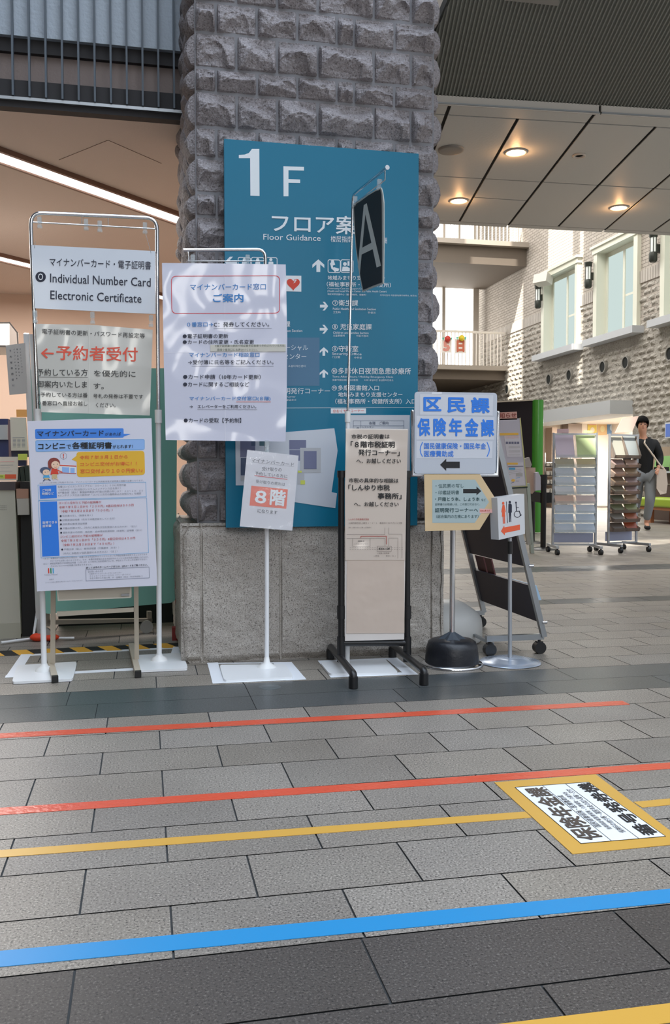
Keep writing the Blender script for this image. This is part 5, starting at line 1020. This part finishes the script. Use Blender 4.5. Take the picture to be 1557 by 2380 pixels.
# ---- belt barriers
def barrier(x, y, label):
    p_ = Vector(G(x, y)); t = thing('belt_barrier', (p_.x, p_.y, 0), label, 'barrier post', 'black belt barrier posts'); mb = MB(); mb.tube([p_ + Vector((0, 0, .02)), p_ + Vector((0, 0, .80))], .033, 16); mb.build('post', black_pl, t)
    mb = MB(); mb.lathe([(.0, .035), (.06, .03), (.16, .012), (.17, .002)], p_, 28); mb.build('base', black_pl, t); mb = MB(); mb.tube([p_ + Vector((0, 0, .78)), p_ + Vector((0, 0, .90))], .042, 16); mb.build('head', black_pl, t); return p_, t
pa, ta = barrier(1262, 1277, 'black belt barrier post left of the clear brochure racks')
pb2, tb2 = barrier(1237, 1262, 'slimmer black barrier post in the shade of the kiosk')
mb = MB(); mb.prism([(pa.x - .04, pa.y, .68), (pa.x + .35, pa.y + .1, .68), (pa.x + .35, pa.y + .1, .56), (pa.x - .04, pa.y, .56)], (0, .01, 0)); mb.build('belt', black_mat, ta)
mb = MB(); mb.prism([(pa.x - .02, pa.y, .68), (pb2.x - .2, pb2.y + .1, .72), (pb2.x - .2, pb2.y + .1, .58), (pa.x - .02, pa.y, .56)], (0, .01, 0)); mb.build('belt', black_mat, tb2)

# ---- brochure racks
ORD = ['top', 'second', 'third', 'fourth', 'fifth', 'sixth', 'seventh', 'eighth', 'lowest']
def rack(org, rz, wd, acr, colors, label, nick, foot):
    t = thing('brochure_rack', (org[0], org[1], 0), label, 'brochure rack', 'clear brochure racks on casters'); M = Matrix.Translation(Vector((org[0], org[1], 0))) @ Matrix.Rotation(rz, 4, 'Z')
    T_ = lambda x, y, z: M @ Vector((x, y, z)); Ht = 1.375
    for sx in (-1, 1): mb = MB(); mb.beam(T_(sx * wd / 2, 0, .07), T_(sx * wd / 2, 0, Ht), .022); mb.build('post', alu, t)
    for zr in (Ht - .015, .10): mb = MB(); mb.beam(T_(-wd / 2, 0, zr), T_(wd / 2, 0, zr), .02); mb.build('cross_rail', alu, t)
    for sx in (-1, 1):
        mb = MB(); mb.beam(T_(sx * wd / 2, -foot, .085), T_(sx * wd / 2, foot, .085), .03); ft = mb.build('foot', alu, t)
        for sy in (-1, 1): mb = MB(); c = T_(sx * wd / 2, sy * (foot - .02), .03); mb.tube([c - Vector((.018, 0, 0)), c + Vector((.018, 0, 0))], .03, 14); mb.tube([c, c + Vector((0, 0, .05))], .009, 8); mb.build('caster', black_pl, ft)
    zs_ = [1.085, .975, .873, .77, .667, .56, .452, .345, .235]
    for r_, z0 in enumerate(zs_):
        hh = .27 if r_ == 0 else .085; mb = MB()
        mb.prism([T_(-wd / 2 + .015, -.065, z0), T_(wd / 2 - .015, -.065, z0), T_(wd / 2 - .015, -.082, z0 + .04), T_(-wd / 2 + .015, -.082, z0 + .04)], tuple(M.to_3x3() @ Vector((0, .004, 0))))
        mb.prism([T_(-wd / 2 + .015, -.065, z0), T_(wd / 2 - .015, -.065, z0), T_(wd / 2 - .015, .02, z0 + .02), T_(-wd / 2 + .015, .02, z0 + .02)], (0, 0, .004))
        for sx in (-wd / 2 + .015, 0, wd / 2 - .015): mb.prism([T_(sx - .002, -.065, z0), T_(sx - .002, -.082, z0 + .04), T_(sx - .002, .02, z0 + hh), T_(sx - .002, .02, z0)], tuple(M.to_3x3() @ Vector((.004, 0, 0))))
        mb.build('pocket', acr, t)
        for s_, sx in (('left', -1), ('right', 1)):
            c_ = colors[r_][0 if sx < 0 else 1]
            if not c_: continue
            w2 = wd / 2 - .03; xc = sx * wd / 4; y0, y1 = (-.056, .0) if r_ else (-.056, .03); z1 = z0 + (.27 if r_ == 0 else .104)
            mb = MB(); mb.prism([T_(xc - w2 / 2, y0, z0 + .012), T_(xc + w2 / 2, y0, z0 + .012), T_(xc + w2 / 2, y1, z1), T_(xc - w2 / 2, y1, z1)], tuple(M.to_3x3() @ Vector((0, .012, 0))))
            tag(mb.build('leaflet', mat('leaf_' + c_, c_, .5)), '%s leaflets in the %s pocket of the %s row of the %s' % (NAMES.get(c_, 'pale'), s_, ORD[r_], nick), 'leaflet', 'leaflets in the brochure racks')
    mb = MB(); mb.prism([T_(-wd / 2 + .01, .06, .12), T_(wd / 2 - .01, .06, .12), T_(wd / 2 - .01, .06, .23), T_(-wd / 2 + .01, .06, .23)], tuple(M.to_3x3() @ Vector((0, .004, 0)))); bpn = mb.build('base_panel', mat('rack_base', '#a9b0cc', .3), t)
    return t
NAMES = {'#cfc6da': 'lavender', '#bccf9c': 'pale green', '#b9b6a2': 'grey-green', '#cdbf9e': 'cream', '#d8e2f2': 'pale blue', '#dfe7f2': 'white', '#e6ebf4': 'bright white', '#e3c7bb': 'pinkish', '#e6d3d2': 'pale pink', '#d2e0f2': 'ice blue', '#d9e5f5': 'light blue', '#c9daf0': 'sky blue',
  '#a8a79a': 'olive grey', '#9aa0a0': 'bluish grey', '#a08a86': 'mauve', '#b59a8b': 'light brown', '#94806b': 'khaki brown', '#8a8371': 'olive', '#6b6e5a': 'dark olive', '#a58f72': 'tan', '#7d8262': 'moss green', '#8a9160': 'green', '#8e8a82': 'stone grey', '#b06a4b': 'rust', '#6a5f56': 'dark brown', '#a8502f': 'red-brown'}
r1a, r1b = Vector(G(1284, 1286)), Vector(G(1383, 1286)); rc1 = (r1a + r1b) / 2
rack((rc1.x, rc1.y), math.atan2(r1b.y - r1a.y, r1b.x - r1a.x), (r1b - r1a).length, clearpl, [('#cfc6da', '#bccf9c'), ('#b9b6a2', '#cdbf9e'), ('#d8e2f2', '#dfe7f2'), ('#dfe7f2', '#d9e5f5'), ('#e6ebf4', '#dfe7f2'), ('#e3c7bb', '#e6d3d2'), ('#d2e0f2', '#d9e5f5'), ('#c9daf0', '#d2e0f2'), ('#d9e5f5', '#d2e0f2')], 'clear rack of white and pale blue leaflets nearer the kiosk', 'white leaflet rack', .24)
rc2 = Vector(G(1446, 1281)); a2 = math.radians(14)
rack((rc2.x, rc2.y), a2, .43, smoky, [('#a8a79a', '#9aa0a0'), ('#a08a86', '#b59a8b'), ('#b59a8b', '#a58f72'), ('#94806b', '#a08a86'), ('#8a8371', '#a08a86'), ('#6b6e5a', '#a58f72'), ('#7d8262', '#8a9160'), ('#8e8a82', '#b06a4b'), ('#6a5f56', '#a8502f')], 'smoky rack of brown and olive leaflets beside the walking person', 'brown leaflet rack', .22)
mb = MB(); Sheet((0, rc2.y + .05, 0), FRONT, VR).slab(mb, [(965, 490), (1045, 330), (1222, 308), (1150, 480)], .006); tag(mb.build('leaning_card', mat('card_beige', '#cdb6ab', .5)), 'pinkish beige card leaning on top of the brown leaflet rack', 'card')
for pts, c_, lb_ in ((((345, 450), (470, 445), (470, 490), (345, 490)), "#d6b8bd", "pink card sticking up on the white leaflet rack"), (((630, 465), (720, 465), (720, 490), (630, 490)), "#bccf9c", "pale green card sticking up on the white leaflet rack")):
    mb = MB(); Sheet((0, rc1.y + .06, 0), FRONT, VR).slab(mb, list(pts), .004); tag(mb.build('top_card', mat('card_' + c_, c_, .5)), lb_, 'card')

# ---- ceiling fittings in the soffit
def downlight(x, y, label, lit=True, rad=.062):
    c = G(x, y, SZ); t = thing('downlight', (c[0], c[1], SZ - .01), label, 'ceiling light', 'recessed downlights in the metal soffit'); mb = MB(); cc = Vector((c[0], c[1], SZ))
    mb.lathe([(rad * 1.18, -.002), (rad * 1.14, -.010), (rad * 1.0, -.008), (rad * .98, -.002)], cc, 28); mb.build('trim_ring', mat('ring_white', '#cfc6ba', .4), t)
    mb = MB(); mb.lathe([(0, -.0045), (rad * .98, -.0045)], cc, 28); mb.build('lamp_face', emission('downlight_face', '#fff0d8', 9.0) if lit and 'downlight_face' not in MATS else MATS['downlight_face'] if lit else mat('lens_grey', '#9a958e', .3), t)
    if lit:
        l = bpy.data.lights.new('downlight_lamp', 'POINT'); l.energy = 1.2; l.color = (1, .52, .22); l.shadow_soft_size = .02; o = bpy.data.objects.new('downlight_lamp', l); COL.objects.link(o); o.location = (0, 0, -.045); o.parent = t
downlight(1199, 353, 'lit warm downlight nearest the ribbed slope in the metal soffit'); downlight(1066, 466, 'lit warm downlight closest to the stone pillar in the metal soffit'); downlight(1438, 482, 'lit warm downlight farthest from the pillar in the metal soffit')
c = G(1346, 361, SZ); mb = MB(); mb.lathe([(.045, -.001), (.044, -.010), (.034, -.010), (.028, -.001), (0, -.001)], Vector((c[0], c[1], SZ)), 24); tag(mb.build('smoke_detector', mat('ring_white', '#cfc6ba', .4)), 'small unlit round detector ring in the metal soffit', 'detector')
c = G(1048, 347, SZ); mb = MB(); mb.lathe([(.085, -.001), (.083, -.012), (.07, -.014), (0, -.013)], Vector((c[0], c[1], SZ)), 28); tag(mb.build('ceiling_speaker', mat('speaker_grey', '#8f8a83', .5)), 'round flat ceiling speaker by the stone pillar edge', 'speaker')
# pale box fixture on the ribbed slope
a_ = [(1165, -8), (1303, -6), (1298, 14), (1172, 0)]; Yf = 4.2
def rib_pt(x, y):
    d = ray(x, y); n = np.array([.0, math.tan(math.radians(13)), 1.0]); P0 = np.array([2.2, nearY(2.2), SZ + .035]); return _C + d * (((P0 - _C) @ n) / (d @ n))
q = [rib_pt(*p_) for p_ in ((1165, -40), (1305, -34), (1297, 14), (1172, 1))]; mb = MB(); mb.prism(q, (0, 0, .03)); tag(mb.build('ceiling_fixture', mat('fixture_pale', '#8f8b84', .5)), 'pale flat fixture on the dark ribbed slope', 'ceiling fixture')

# ---- atrium wall fittings
def wall_lamp(y, z, label):
    t = thing('wall_lamp', (WX - .05, y, z - .3), label, 'wall lamp', 'lantern lamps on the stone wall'); c = Vector((WX - .20, y, z)); dkm = mat('lamp_bronze', '#3a3d38', .5, .4)
    mb = MB(); mb.bbox((WX - .14, y - .05, z - .10), (WX - .0, y + .05, z + .06)); mb.build('bracket', dkm, t)
    mb = MB(); mb.lathe([(.06, -.30), (.085, -.27), (.085, -.12), (.075, -.10), (.06, -.10)], c, 16); mb.lathe([(.075, .20), (.085, .22), (.09, .28), (.10, .30), (.0, .31)], c, 16)
    for k_ in range(6): a = k_ * pi / 3; q0 = c + Vector((.07 * math.cos(a), .07 * math.sin(a), -.1)); mb.tube([q0, q0 + Vector((0, 0, .31))], .008, 6)
    mb.build('cage', dkm, t); mb = MB(); mb.lathe([(.055, -.10), (.055, .20)], c, 16); mb.build('glass', mat('lamp_glass', '#e8ebe6', .3, emit=.25), t)
for (x, y), lb_ in (((1250, 690), 'dark lantern wall lamp beside the window farthest along the stone wall'), ((1367, 640), 'dark lantern wall lamp between the two complete tall windows'), ((1518, 575), 'dark lantern wall lamp nearest, beside the cut-off window')):
    p_ = AX(x, y, WX - .2); wall_lamp(p_[1], p_[2], lb_)
p_ = AX(1262, 650, WX - .25); mb = MB(); mb.box((p_[0], p_[1], p_[2]), (.28, .42, .24), .5, 0, 0, .25); mb.bbox((WX - .15, p_[1] - .03, p_[2] - .03), (WX, p_[1] + .03, p_[2] + .03)); tag(mb.build('loudspeaker', mat('speaker_white', '#cfcac0', .5)), 'white tilted loudspeaker above the far wall lamp', 'loudspeaker')
for (x, y), lb_ in (((1178, 905), 'round dark vent pipe closest to the far balcony'), ((1275, 882), 'round dark vent under the far window, first of its pair'), ((1322, 872), 'round dark vent under the far window, second of its pair'), ((1400, 853), 'round dark vent under the middle window, first of its pair'), ((1453, 843), 'round dark vent under the middle window, second of its pair'), ((1556, 822), 'round dark vent cut by the picture edge')):
    p_ = AX(x, y, WX - .06); t = thing('wall_vent', (WX - .05, p_[1], p_[2] - .15), lb_, 'vent', 'round vents in the stone wall'); mb = MB(); n = 24
    ring = lambda r_, X: [(X, p_[1] + r_ * math.cos(2 * pi * i / n), p_[2] + r_ * math.sin(2 * pi * i / n)) for i in range(n)]
    A_ = ring(.15, WX + .0) + ring(.15, WX - .075) + ring(.125, WX - .075) + ring(.125, WX - .02); mb.add(A_, [[k_ * n + i, k_ * n + (i + 1) % n, (k_ + 1) * n + (i + 1) % n, (k_ + 1) * n + i] for k_ in range(3) for i in range(n)], 0, False); mb.build('rim', mat('vent_rim', '#8d8a83', .5), t)
    mb = MB(); mb.poly(ring(.125, WX - .055)); mb.build('opening', mat('vent_dark', '#141918', .8), t)
# date letters on the balcony rail
DS = Sheet((0, 25.0, 0), FRONT, V13)
for ch, x0, y0, x1, h_, c_, fr, lb_ in (('5', 82, 885, 128, 68, '#e39a8c', '#d9453a', 'salmon paper figure 5 with a red fruit on the balcony rail'), ('日', 170, 890, 222, 78, '#cf7458', '#f0d63a', 'orange-brown paper character with a yellow fruit on the balcony rail')):
    t = thing('paper_letter', DS.p(((x0 + x1) / 2, y0 + 5)), lb_, 'decoration', 'paper date letters on the balcony'); mb = MB(); DS.text(mb, ch, (x0, y0), (x1, y0), h_, 0, .06, 8); mb.build('letter', mat('letter_' + c_, c_, .7), t)
    mb = MB(); DS.slab(mb, [(x0 - 8, y0 - h_ - 8), (x1 + 8, y0 - h_ - 8), (x1 + 8, y0 + 8), (x0 - 8, y0 + 8)], .02); mb.build('backing_card', mat('card_glow', '#f3ece4', .7), t)  # plain off-white card behind the letter
    mb = MB(); p_ = Vector(DS.p(((x0 + x1) / 2 + 5, y0 - h_ - 12), 60)); mb.sphere(p_, .09, 12, 8, 0); mb.build('paper_fruit', mat('fruit_' + fr, fr, .5), t)
    mb = MB()
    for dx in (-22, 30): DS.slab(mb, [((x0 + x1) / 2 + dx - 8, y0 - h_ - 18), ((x0 + x1) / 2 + dx + 8, y0 - h_ - 22), ((x0 + x1) / 2 + dx, y0 - h_ - 4)], -.03)
    mb.build('paper_leaf', mat('leaf_mint', '#56c7a8', .6), t)
# posters and shelf in the lit recess
RS = Sheet((0, 23.68, 0), FRONT, VR)
def recess_poster(pts, cols_, label):
    mb = MB(); RS.slab(mb, pts, .02); o = tag(mb.build('wall_poster', mat('wp_' + cols_[0], cols_[0], .5)), label, 'poster', 'posters in the lit recess'); pr = MB(); xs = [p_[0] for p_ in pts]; ys_ = [p_[1] for p_ in pts]; x0, x1, y0, y1 = min(xs), max(xs), min(ys_), max(ys_)
    RS.rect(pr, x0 + 6, y0 + 4, x1 - 6, y0 + (y1 - y0) * .25, 0, 20); RS.disc(pr, ((x0 + x1) / 2, y0 + (y1 - y0) * .6), ((x1 - x0) * .25, (y1 - y0) * .2), 1, 20); pr.build('poster_print', [mat('wp2_' + cols_[1], cols_[1], .5), mat('wp3_' + cols_[2], cols_[2], .5)], o)
recess_poster([(885, 345), (980, 330), (978, 500), (885, 505)], ('#7ba3d0', '#e9cf4a', '#d8e6f0'), 'blue poster with a yellow title band in the lit recess')
recess_poster([(675, 395), (770, 370), (770, 520), (675, 520)], ('#ead36a', '#e0a38a', '#f3ead2'), 'yellow poster in the lit recess behind the white leaflet rack')
recess_poster([(780, 350), (880, 345), (880, 510), (780, 515)], ('#e3c08f', '#c9574a', '#e8d9a8'), 'orange-brown poster beside the blue poster in the recess')
for x0, y0, x1, y1, c_, lb_ in ((210, 440, 260, 900, '#b9a28f', 'tan storage unit in the recess behind the green kiosk'), (380, 400, 525, 560, '#8d7f76', 'brown box on the shelf behind the white leaflet rack')):
    a_, b_ = RS.p((x0, y0)), RS.p((x1, y1)); mb = MB(); mb.bbox((min(a_[0], b_[0]), 23.2, 0), (max(a_[0], b_[0]), 23.6, a_[2])); tag(mb.build('storage_unit', mat('store_' + c_, c_, .6)), lb_, 'storage unit')
def basket(i, j):
    mb = MB(); y_ = 23.05 - .28 * i; z_ = .15 + .24 * j; x_ = WX + .36; mb.bbox((x_, y_ - .12, z_), (x_ + .3, y_ + .12, z_ + .02)); mb.bbox((x_, y_ - .12, z_), (x_ + .02, y_ + .12, z_ + .11)); mb.bbox((x_ + .28, y_ - .12, z_), (x_ + .3, y_ + .12, z_ + .13)); mb.bbox((x_, y_ - .12, z_), (x_ + .3, y_ - .10, z_ + .13)); mb.bbox((x_, y_ + .1, z_), (x_ + .3, y_ + .12, z_ + .13)); return mb
for j in range(5):
    for i in range(3):
        tag(basket(i, j).build('letter_tray', mat('tray_white', '#ece9e2', .4)), 'white letter tray, %s column, %s level from below, in the recess rack' % (['first', 'second', 'third'][i], ['lowest', 'second', 'third', 'fourth', 'top'][j]), 'tray', 'white trays in the recess rack')
mb = MB()
for y_ in (23.2, 22.36): mb.bbox((WX + .33, y_ - .015, 0), (WX + .355, y_ + .015, 1.5)); mb.bbox((WX + .68, y_ - .015, 0), (WX + .71, y_ + .015, 1.5))
for j in range(5): mb.bbox((WX + .33, 22.36, .13 + .24 * j), (WX + .71, 23.2, .145 + .24 * j))
tag(mb.build('tray_rack', steel), 'steel rack holding the white letter trays in the recess', 'rack')

# ---- bench and reception desk at the right edge
bx, by = 9.55, 15.2
t14 = thing('waiting_bench', (9.45, 14.9, 0), 'lime green padded bench with wooden legs beside the walking person', 'bench')
mb = MB(); mb.box((9.5, 14.75, .385), (.62, 2.2, .17)); o_ = mb.build('seat', mat('bench_green', '#a5bf3f', .35), t14); bv = o_.modifiers.new('b', 'BEVEL'); bv.width = .04; bv.segments = 4
mb = MB(); mb.box((9.5, 14.75, .275), (.56, 2.15, .05)); mb.build('seat_rail', mat('bench_wood', '#b5764f', .5), t14)
for x_, y_ in ((9.27, 13.8), (9.73, 13.8), (9.3, 15.3), (9.73, 15.3)): mb = MB(); mb.beam((x_, y_, 0), (x_, y_, .26), .07); mb.build('leg', mat('bench_wood', '#b5764f', .5), t14)
t15 = thing('reception_desk', (10.25, 14.5, 0), 'brown reception desk with pale worktop behind the lime green bench', 'desk')
mb = MB(); mb.bbox((10.0, 12.2, 0), (10.45, 16.6, .93)); mb.build('desk_body', mat('desk_brown', '#5d4d45', .5), t15); mb = MB(); mb.bbox((9.92, 12.2, .93), (10.48, 16.65, .97)); mb.build('worktop', mat('desk_top', '#c3c9d2', .4), t15); mb = MB(); mb.bbox((9.985, 12.2, .70), (10.0, 16.6, .72)); mb.build('groove_strip', mat('desk_strip', '#8f867e', .5), t15)
p_ = AX(1541, 1075, 10.2); mb = MB(); mb.box((10.2, p_[1], 1.12), (.04, .55, .30), 0, 0, 0, .15); tag(mb.build('desk_board', mat('board_green', '#8fbf74', .5)), 'pale green board standing on the reception desk', 'board')
p_ = AX(1537, 1082, 10.05); mb = MB(); mb.box((10.05, p_[1], 1.01), (.18, .25, .08)); tag(mb.build('desk_phone', black_pl), 'black phone on the reception desk', 'phone')
pw = AX(1556, 1000, WX - .06); mb = MB(); mb.bbox((WX - .09, pw[1] - .45, pw[2] - .16), (WX - .06, pw[1] + .12, pw[2] + .16)); o_ = tag(mb.build('wall_screen', mat('screen_bezel', '#d9dde4', .4)), 'small screen on the stone wall above the reception desk', 'screen'); mb = MB(); mb.bbox((WX - .095, pw[1] - .42, pw[2] - .13), (WX - .09, pw[1] + .09, pw[2] + .13)); mb.build('display', emission('screen_blue', '#6f86c8', .8), o_)

# ---- the walking person
def skin(name, verts, edges, m, parent, sub=2):
    """verts: name -> (x, y, z, r[, r2])"""
    keys = list(verts); me = bpy.data.meshes.new(name); me.from_pydata([verts[k_][:3] for k_ in keys], [(keys.index(a), keys.index(b)) for a, b in edges], [])
    o = bpy.data.objects.new(name, me); COL.objects.link(o); sk = o.modifiers.new('s', 'SKIN'); sk.use_smooth_shade = True; sk.branch_smoothing = .4
    for i, k_ in enumerate(keys): v_ = verts[k_]; me.skin_vertices[0].data[i].radius = (v_[3], v_[4] if len(v_) > 4 else v_[3])
    me.skin_vertices[0].data[0].use_root = True
    if sub: o.modifiers.new('u', 'SUBSURF').levels = sub
    dg = bpy.context.evaluated_depsgraph_get(); dg.update(); nm = bpy.data.meshes.new_from_object(o.evaluated_get(dg)); o.modifiers.clear(); o.data = nm; nm.materials.clear(); nm.materials.append(m)
    for p_ in nm.polygons: p_.use_smooth = True
    if parent: o.parent = parent
    return o
foot = Vector(G(1499, 1232)); HX, HY = foot.x, foot.y
person = bpy.data.objects.new('person', None); COL.objects.link(person); person.location = (HX, HY, 0); person.rotation_euler = (0, 0, math.radians(-24)); WL['person'] = np.array([HX, HY, 0])
tag(person, 'person in black jacket and grey trousers walking behind the brown leaflet rack', 'person')
skn = mat('skin_tone', '#d9a184', .5)
# local frame: faces -Y (toward the viewer), x to the right of the picture; weight on the front foot, leaning forward
J = dict(pelvis=(-.02, .02, .95, .13, .10), waist=(-.03, .0, 1.12, .125, .095), chest=(-.04, -.03, 1.32, .15, .11), neckb=(-.05, -.05, 1.475, .075, .07), neck=(-.06, -.06, 1.54, .052), hd0=(-.07, -.075, 1.595, .066, .080), hd1=(-.07, -.08, 1.68, .080, .100), hd2=(-.07, -.07, 1.76, .06, .075),
  shL=(.13, -.03, 1.43, .062), elL=(.215, -.02, 1.16, .045), wrL=(.17, -.16, .99, .030), hL=(.155, -.195, .965, .030, .018), shR=(-.23, -.04, 1.42, .062), elR=(-.30, .04, 1.15, .045), wrR=(-.28, -.08, .93, .030), hR=(-.275, -.11, .88, .030, .018),
  hipL=(.07, .02, .90, .095), knL=(.06, -.10, .50, .062), anL=(.02, .0, .10, .040), toL=(.03, -.15, .04, .04, .03), hipR=(-.11, .03, .90, .095), knR=(-.12, .10, .52, .062), anR=(-.12, .42, .20, .040), toR=(-.11, .36, .06, .04, .03))
E_ = [('pelvis', 'waist'), ('waist', 'chest'), ('chest', 'neckb'), ('neckb', 'neck'), ('neck', 'hd0'), ('hd0', 'hd1'), ('hd1', 'hd2'), ('chest', 'shL'), ('shL', 'elL'), ('elL', 'wrL'), ('wrL', 'hL'), ('chest', 'shR'), ('shR', 'elR'), ('elR', 'wrR'), ('wrR', 'hR'), ('pelvis', 'hipL'), ('hipL', 'knL'), ('knL', 'anL'), ('anL', 'toL'), ('pelvis', 'hipR'), ('hipR', 'knR'), ('knR', 'anR'), ('anR', 'toR')]
# fingers and thumb
for s_, wx in (('L', 1), ('R', -1)):
    b_ = J['h' + s_]; w_ = J['wr' + s_]; d = Vector((b_[0] - w_[0], b_[1] - w_[1], b_[2] - w_[2])).normalized(); sd_ = d.cross(Vector((0, 1, .3))).normalized()
    for k_, (off, ln) in enumerate(((-.027, .062), (-.009, .072), (.009, .068), (.026, .054))):
        a = Vector(b_[:3]) + sd_ * off + d * .02; c1_ = a + d * ln * .5; c2_ = c1_ + (d * .8 + Vector((0, .5, -.3))).normalized() * ln * .5
        J['f%s%d' % (s_, k_)] = (*c1_, .0085); J['g%s%d' % (s_, k_)] = (*c2_, .0075); E_ += [('h' + s_, 'f%s%d' % (s_, k_)), ('f%s%d' % (s_, k_), 'g%s%d' % (s_, k_))]
    a = Vector(b_[:3]) + sd_ * -.04 + d * .005; J['t' + s_] = (*a, .010); J['u' + s_] = (*(a + d * .035), .008); E_ += [('h' + s_, 't' + s_), ('t' + s_, 'u' + s_)]
skin('body', J, E_, skn, person, 2)
def seg(keys, grow, extra={}): return {k_: (*J[k_][:3], *[r__ + grow for r__ in J[k_][3:]]) for k_ in keys}
jk = seg(['waist', 'chest', 'neckb', 'shL', 'elL', 'shR', 'elR'], .022); jk['shL'] = (.13, -.03, 1.425, .095); jk['shR'] = (-.23, -.04, 1.415, .095); jk['waist'] = (-.03, .0, 1.10, .165, .13); jk['hem'] = (-.02, .02, .80, .185, .15); jk['cuL'] = (.178, -.135, 1.015, .046); jk['cuR'] = (-.283, -.06, .965, .046); jk['neckb'] = (-.05, -.05, 1.50, .09, .085)
skin('jacket', jk, [('waist', 'hem'), ('waist', 'chest'), ('chest', 'neckb'), ('chest', 'shL'), ('shL', 'elL'), ('elL', 'cuL'), ('chest', 'shR'), ('shR', 'elR'), ('elR', 'cuR')], mat('jacket_black', '#17191b', .8), person)
tr_ = seg(['pelvis', 'hipL', 'knL', 'hipR', 'knR'], .022); tr_['cL'] = (.02, -.01, .15, .062); tr_['cR'] = (-.12, .39, .24, .062)
skin('trousers', tr_, [('pelvis', 'hipL'), ('hipL', 'knL'), ('knL', 'cL'), ('pelvis', 'hipR'), ('hipR', 'knR'), ('knR', 'cR')], mat('trousers_grey', '#868b8f', .8), person)
for s_ in 'LR':
    a, b_ = J['an' + s_], J['to' + s_]; skin('shoe', dict(h=(a[0], a[1] + .02, max(.045, b_[2] + .01), .05), m=((a[0] + b_[0]) / 2, (a[1] + b_[1]) / 2, b_[2] + .012, .05, .045), t=(b_[0], b_[1] - .03, b_[2], .042, .032)), [('h', 'm'), ('m', 't')], black_mat, person)
hb = MB(); hx, hy, hz = -.07, -.07, 1.70
hb.sphere((hx, hy + .018, hz + .03), .114, 20, 14, 0, (.92, 1.02, 1.05)); 
keep = MB(); 
for f_ in hb.f:
    c_ = np.mean([hb.v[i] for i in f_], axis=0)
    if c_[1] < hy - .045 and c_[2] < hz + .055: continue
    if c_[2] < hz - .07: continue
    keep.add([hb.v[i] for i in f_], [list(range(len(f_)))], 0, True)
for k_ in range(9): a = -0.9 + k_ * .225; keep.add([(hx + .10 * math.sin(a) * .95, hy + .01 - .098 * math.cos(a), hz + .07), (hx + .10 * math.sin(a + .24) * .95, hy + .01 - .098 * math.cos(a + .24), hz + .07), (hx + .098 * math.sin(a + .12), hy + .005 - .104 * math.cos(a + .12), hz + .025 + .012 * (k_ % 2))], [[0, 1, 2]], 0)
WL['zero'] = np.zeros(3)
def childmesh(mbx, name, m):
    me = bpy.data.meshes.new(name); me.from_pydata(mbx.v, [], mbx.f); me.materials.append(m); me.polygons.foreach_set('use_smooth', mbx.sm); o = bpy.data.objects.new(name, me); COL.objects.link(o); o.parent = person; return o
childmesh(keep, 'hair', mat('hair_black', '#0b0908', .8, 0, .15))
fc = MB(); fc.sphere((hx - .03, hy - .083, hz + .004), .010, 10, 6); fc.sphere((hx + .03, hy - .083, hz + .004), .010, 10, 6); childmesh(fc, 'eyes', mat('eye_dark', '#221a17', .3))
fc = MB(); fc.add([(hx, hy - .092, hz + .012), (hx - .014, hy - .092, hz - .032), (hx + .014, hy - .092, hz - .032), (hx, hy - .116, hz - .03)], [[0, 1, 3], [0, 3, 2], [1, 2, 3]], 0, True); childmesh(fc, 'nose', skn)
fc = MB(); fc.sphere((hx, hy - .084, hz - .055), .022, 12, 6, 0, (1, .3, .28)); childmesh(fc, 'mouth', mat('lip_tone', '#a8605a', .5))
for sx in (-1, 1): fc = MB(); fc.sphere((hx + sx * .082, hy + .005, hz - .005), .028, 10, 8, 0, (.3, .7, 1)); childmesh(fc, 'ear', skn)
for sx in (-1, 1): fc = MB(); fc.box((hx + sx * .03, hy - .089, hz + .028), (.036, .008, .008)); childmesh(fc, 'eyebrow', mat('hair_black', '#0b0908', .8, 0, .15))
# tote bag carried on the shoulder
Mp = Matrix.Translation(person.location) @ Matrix.Rotation(math.radians(-24), 4, 'Z'); mb = MB(); prof = [(.14, -.21, 1.00), (.28, -.17, .98), (.31, -.15, .75), (.29, -.16, .60), (.20, -.20, .58), (.14, -.21, .68)]
f0 = [Mp @ Vector(p_) for p_ in prof]; mb.prism(f0, tuple(Mp.to_3x3() @ Vector((.02, .09, 0)))); to_ = tag(mb.build('tote_bag', mat('tote_cream', '#d6c7b6', .8)), 'cream tote bag hanging at the side of the walking person', 'bag')
mb = MB(); mb.tube([Mp @ Vector(p_) for p_ in ((-.05, -.17, 1.40), (.06, -.19, 1.24), (.17, -.20, 1.08), (.23, -.19, 1.0))], .013, 8); mb.tube([Mp @ Vector(p_) for p_ in ((-.05, -.17, 1.40), (-.02, -.05, 1.50), (.1, .06, 1.30), (.27, -.1, .98))], .013, 8); mb.build('strap', mat('tote_cream', '#d6c7b6', .8), to_)
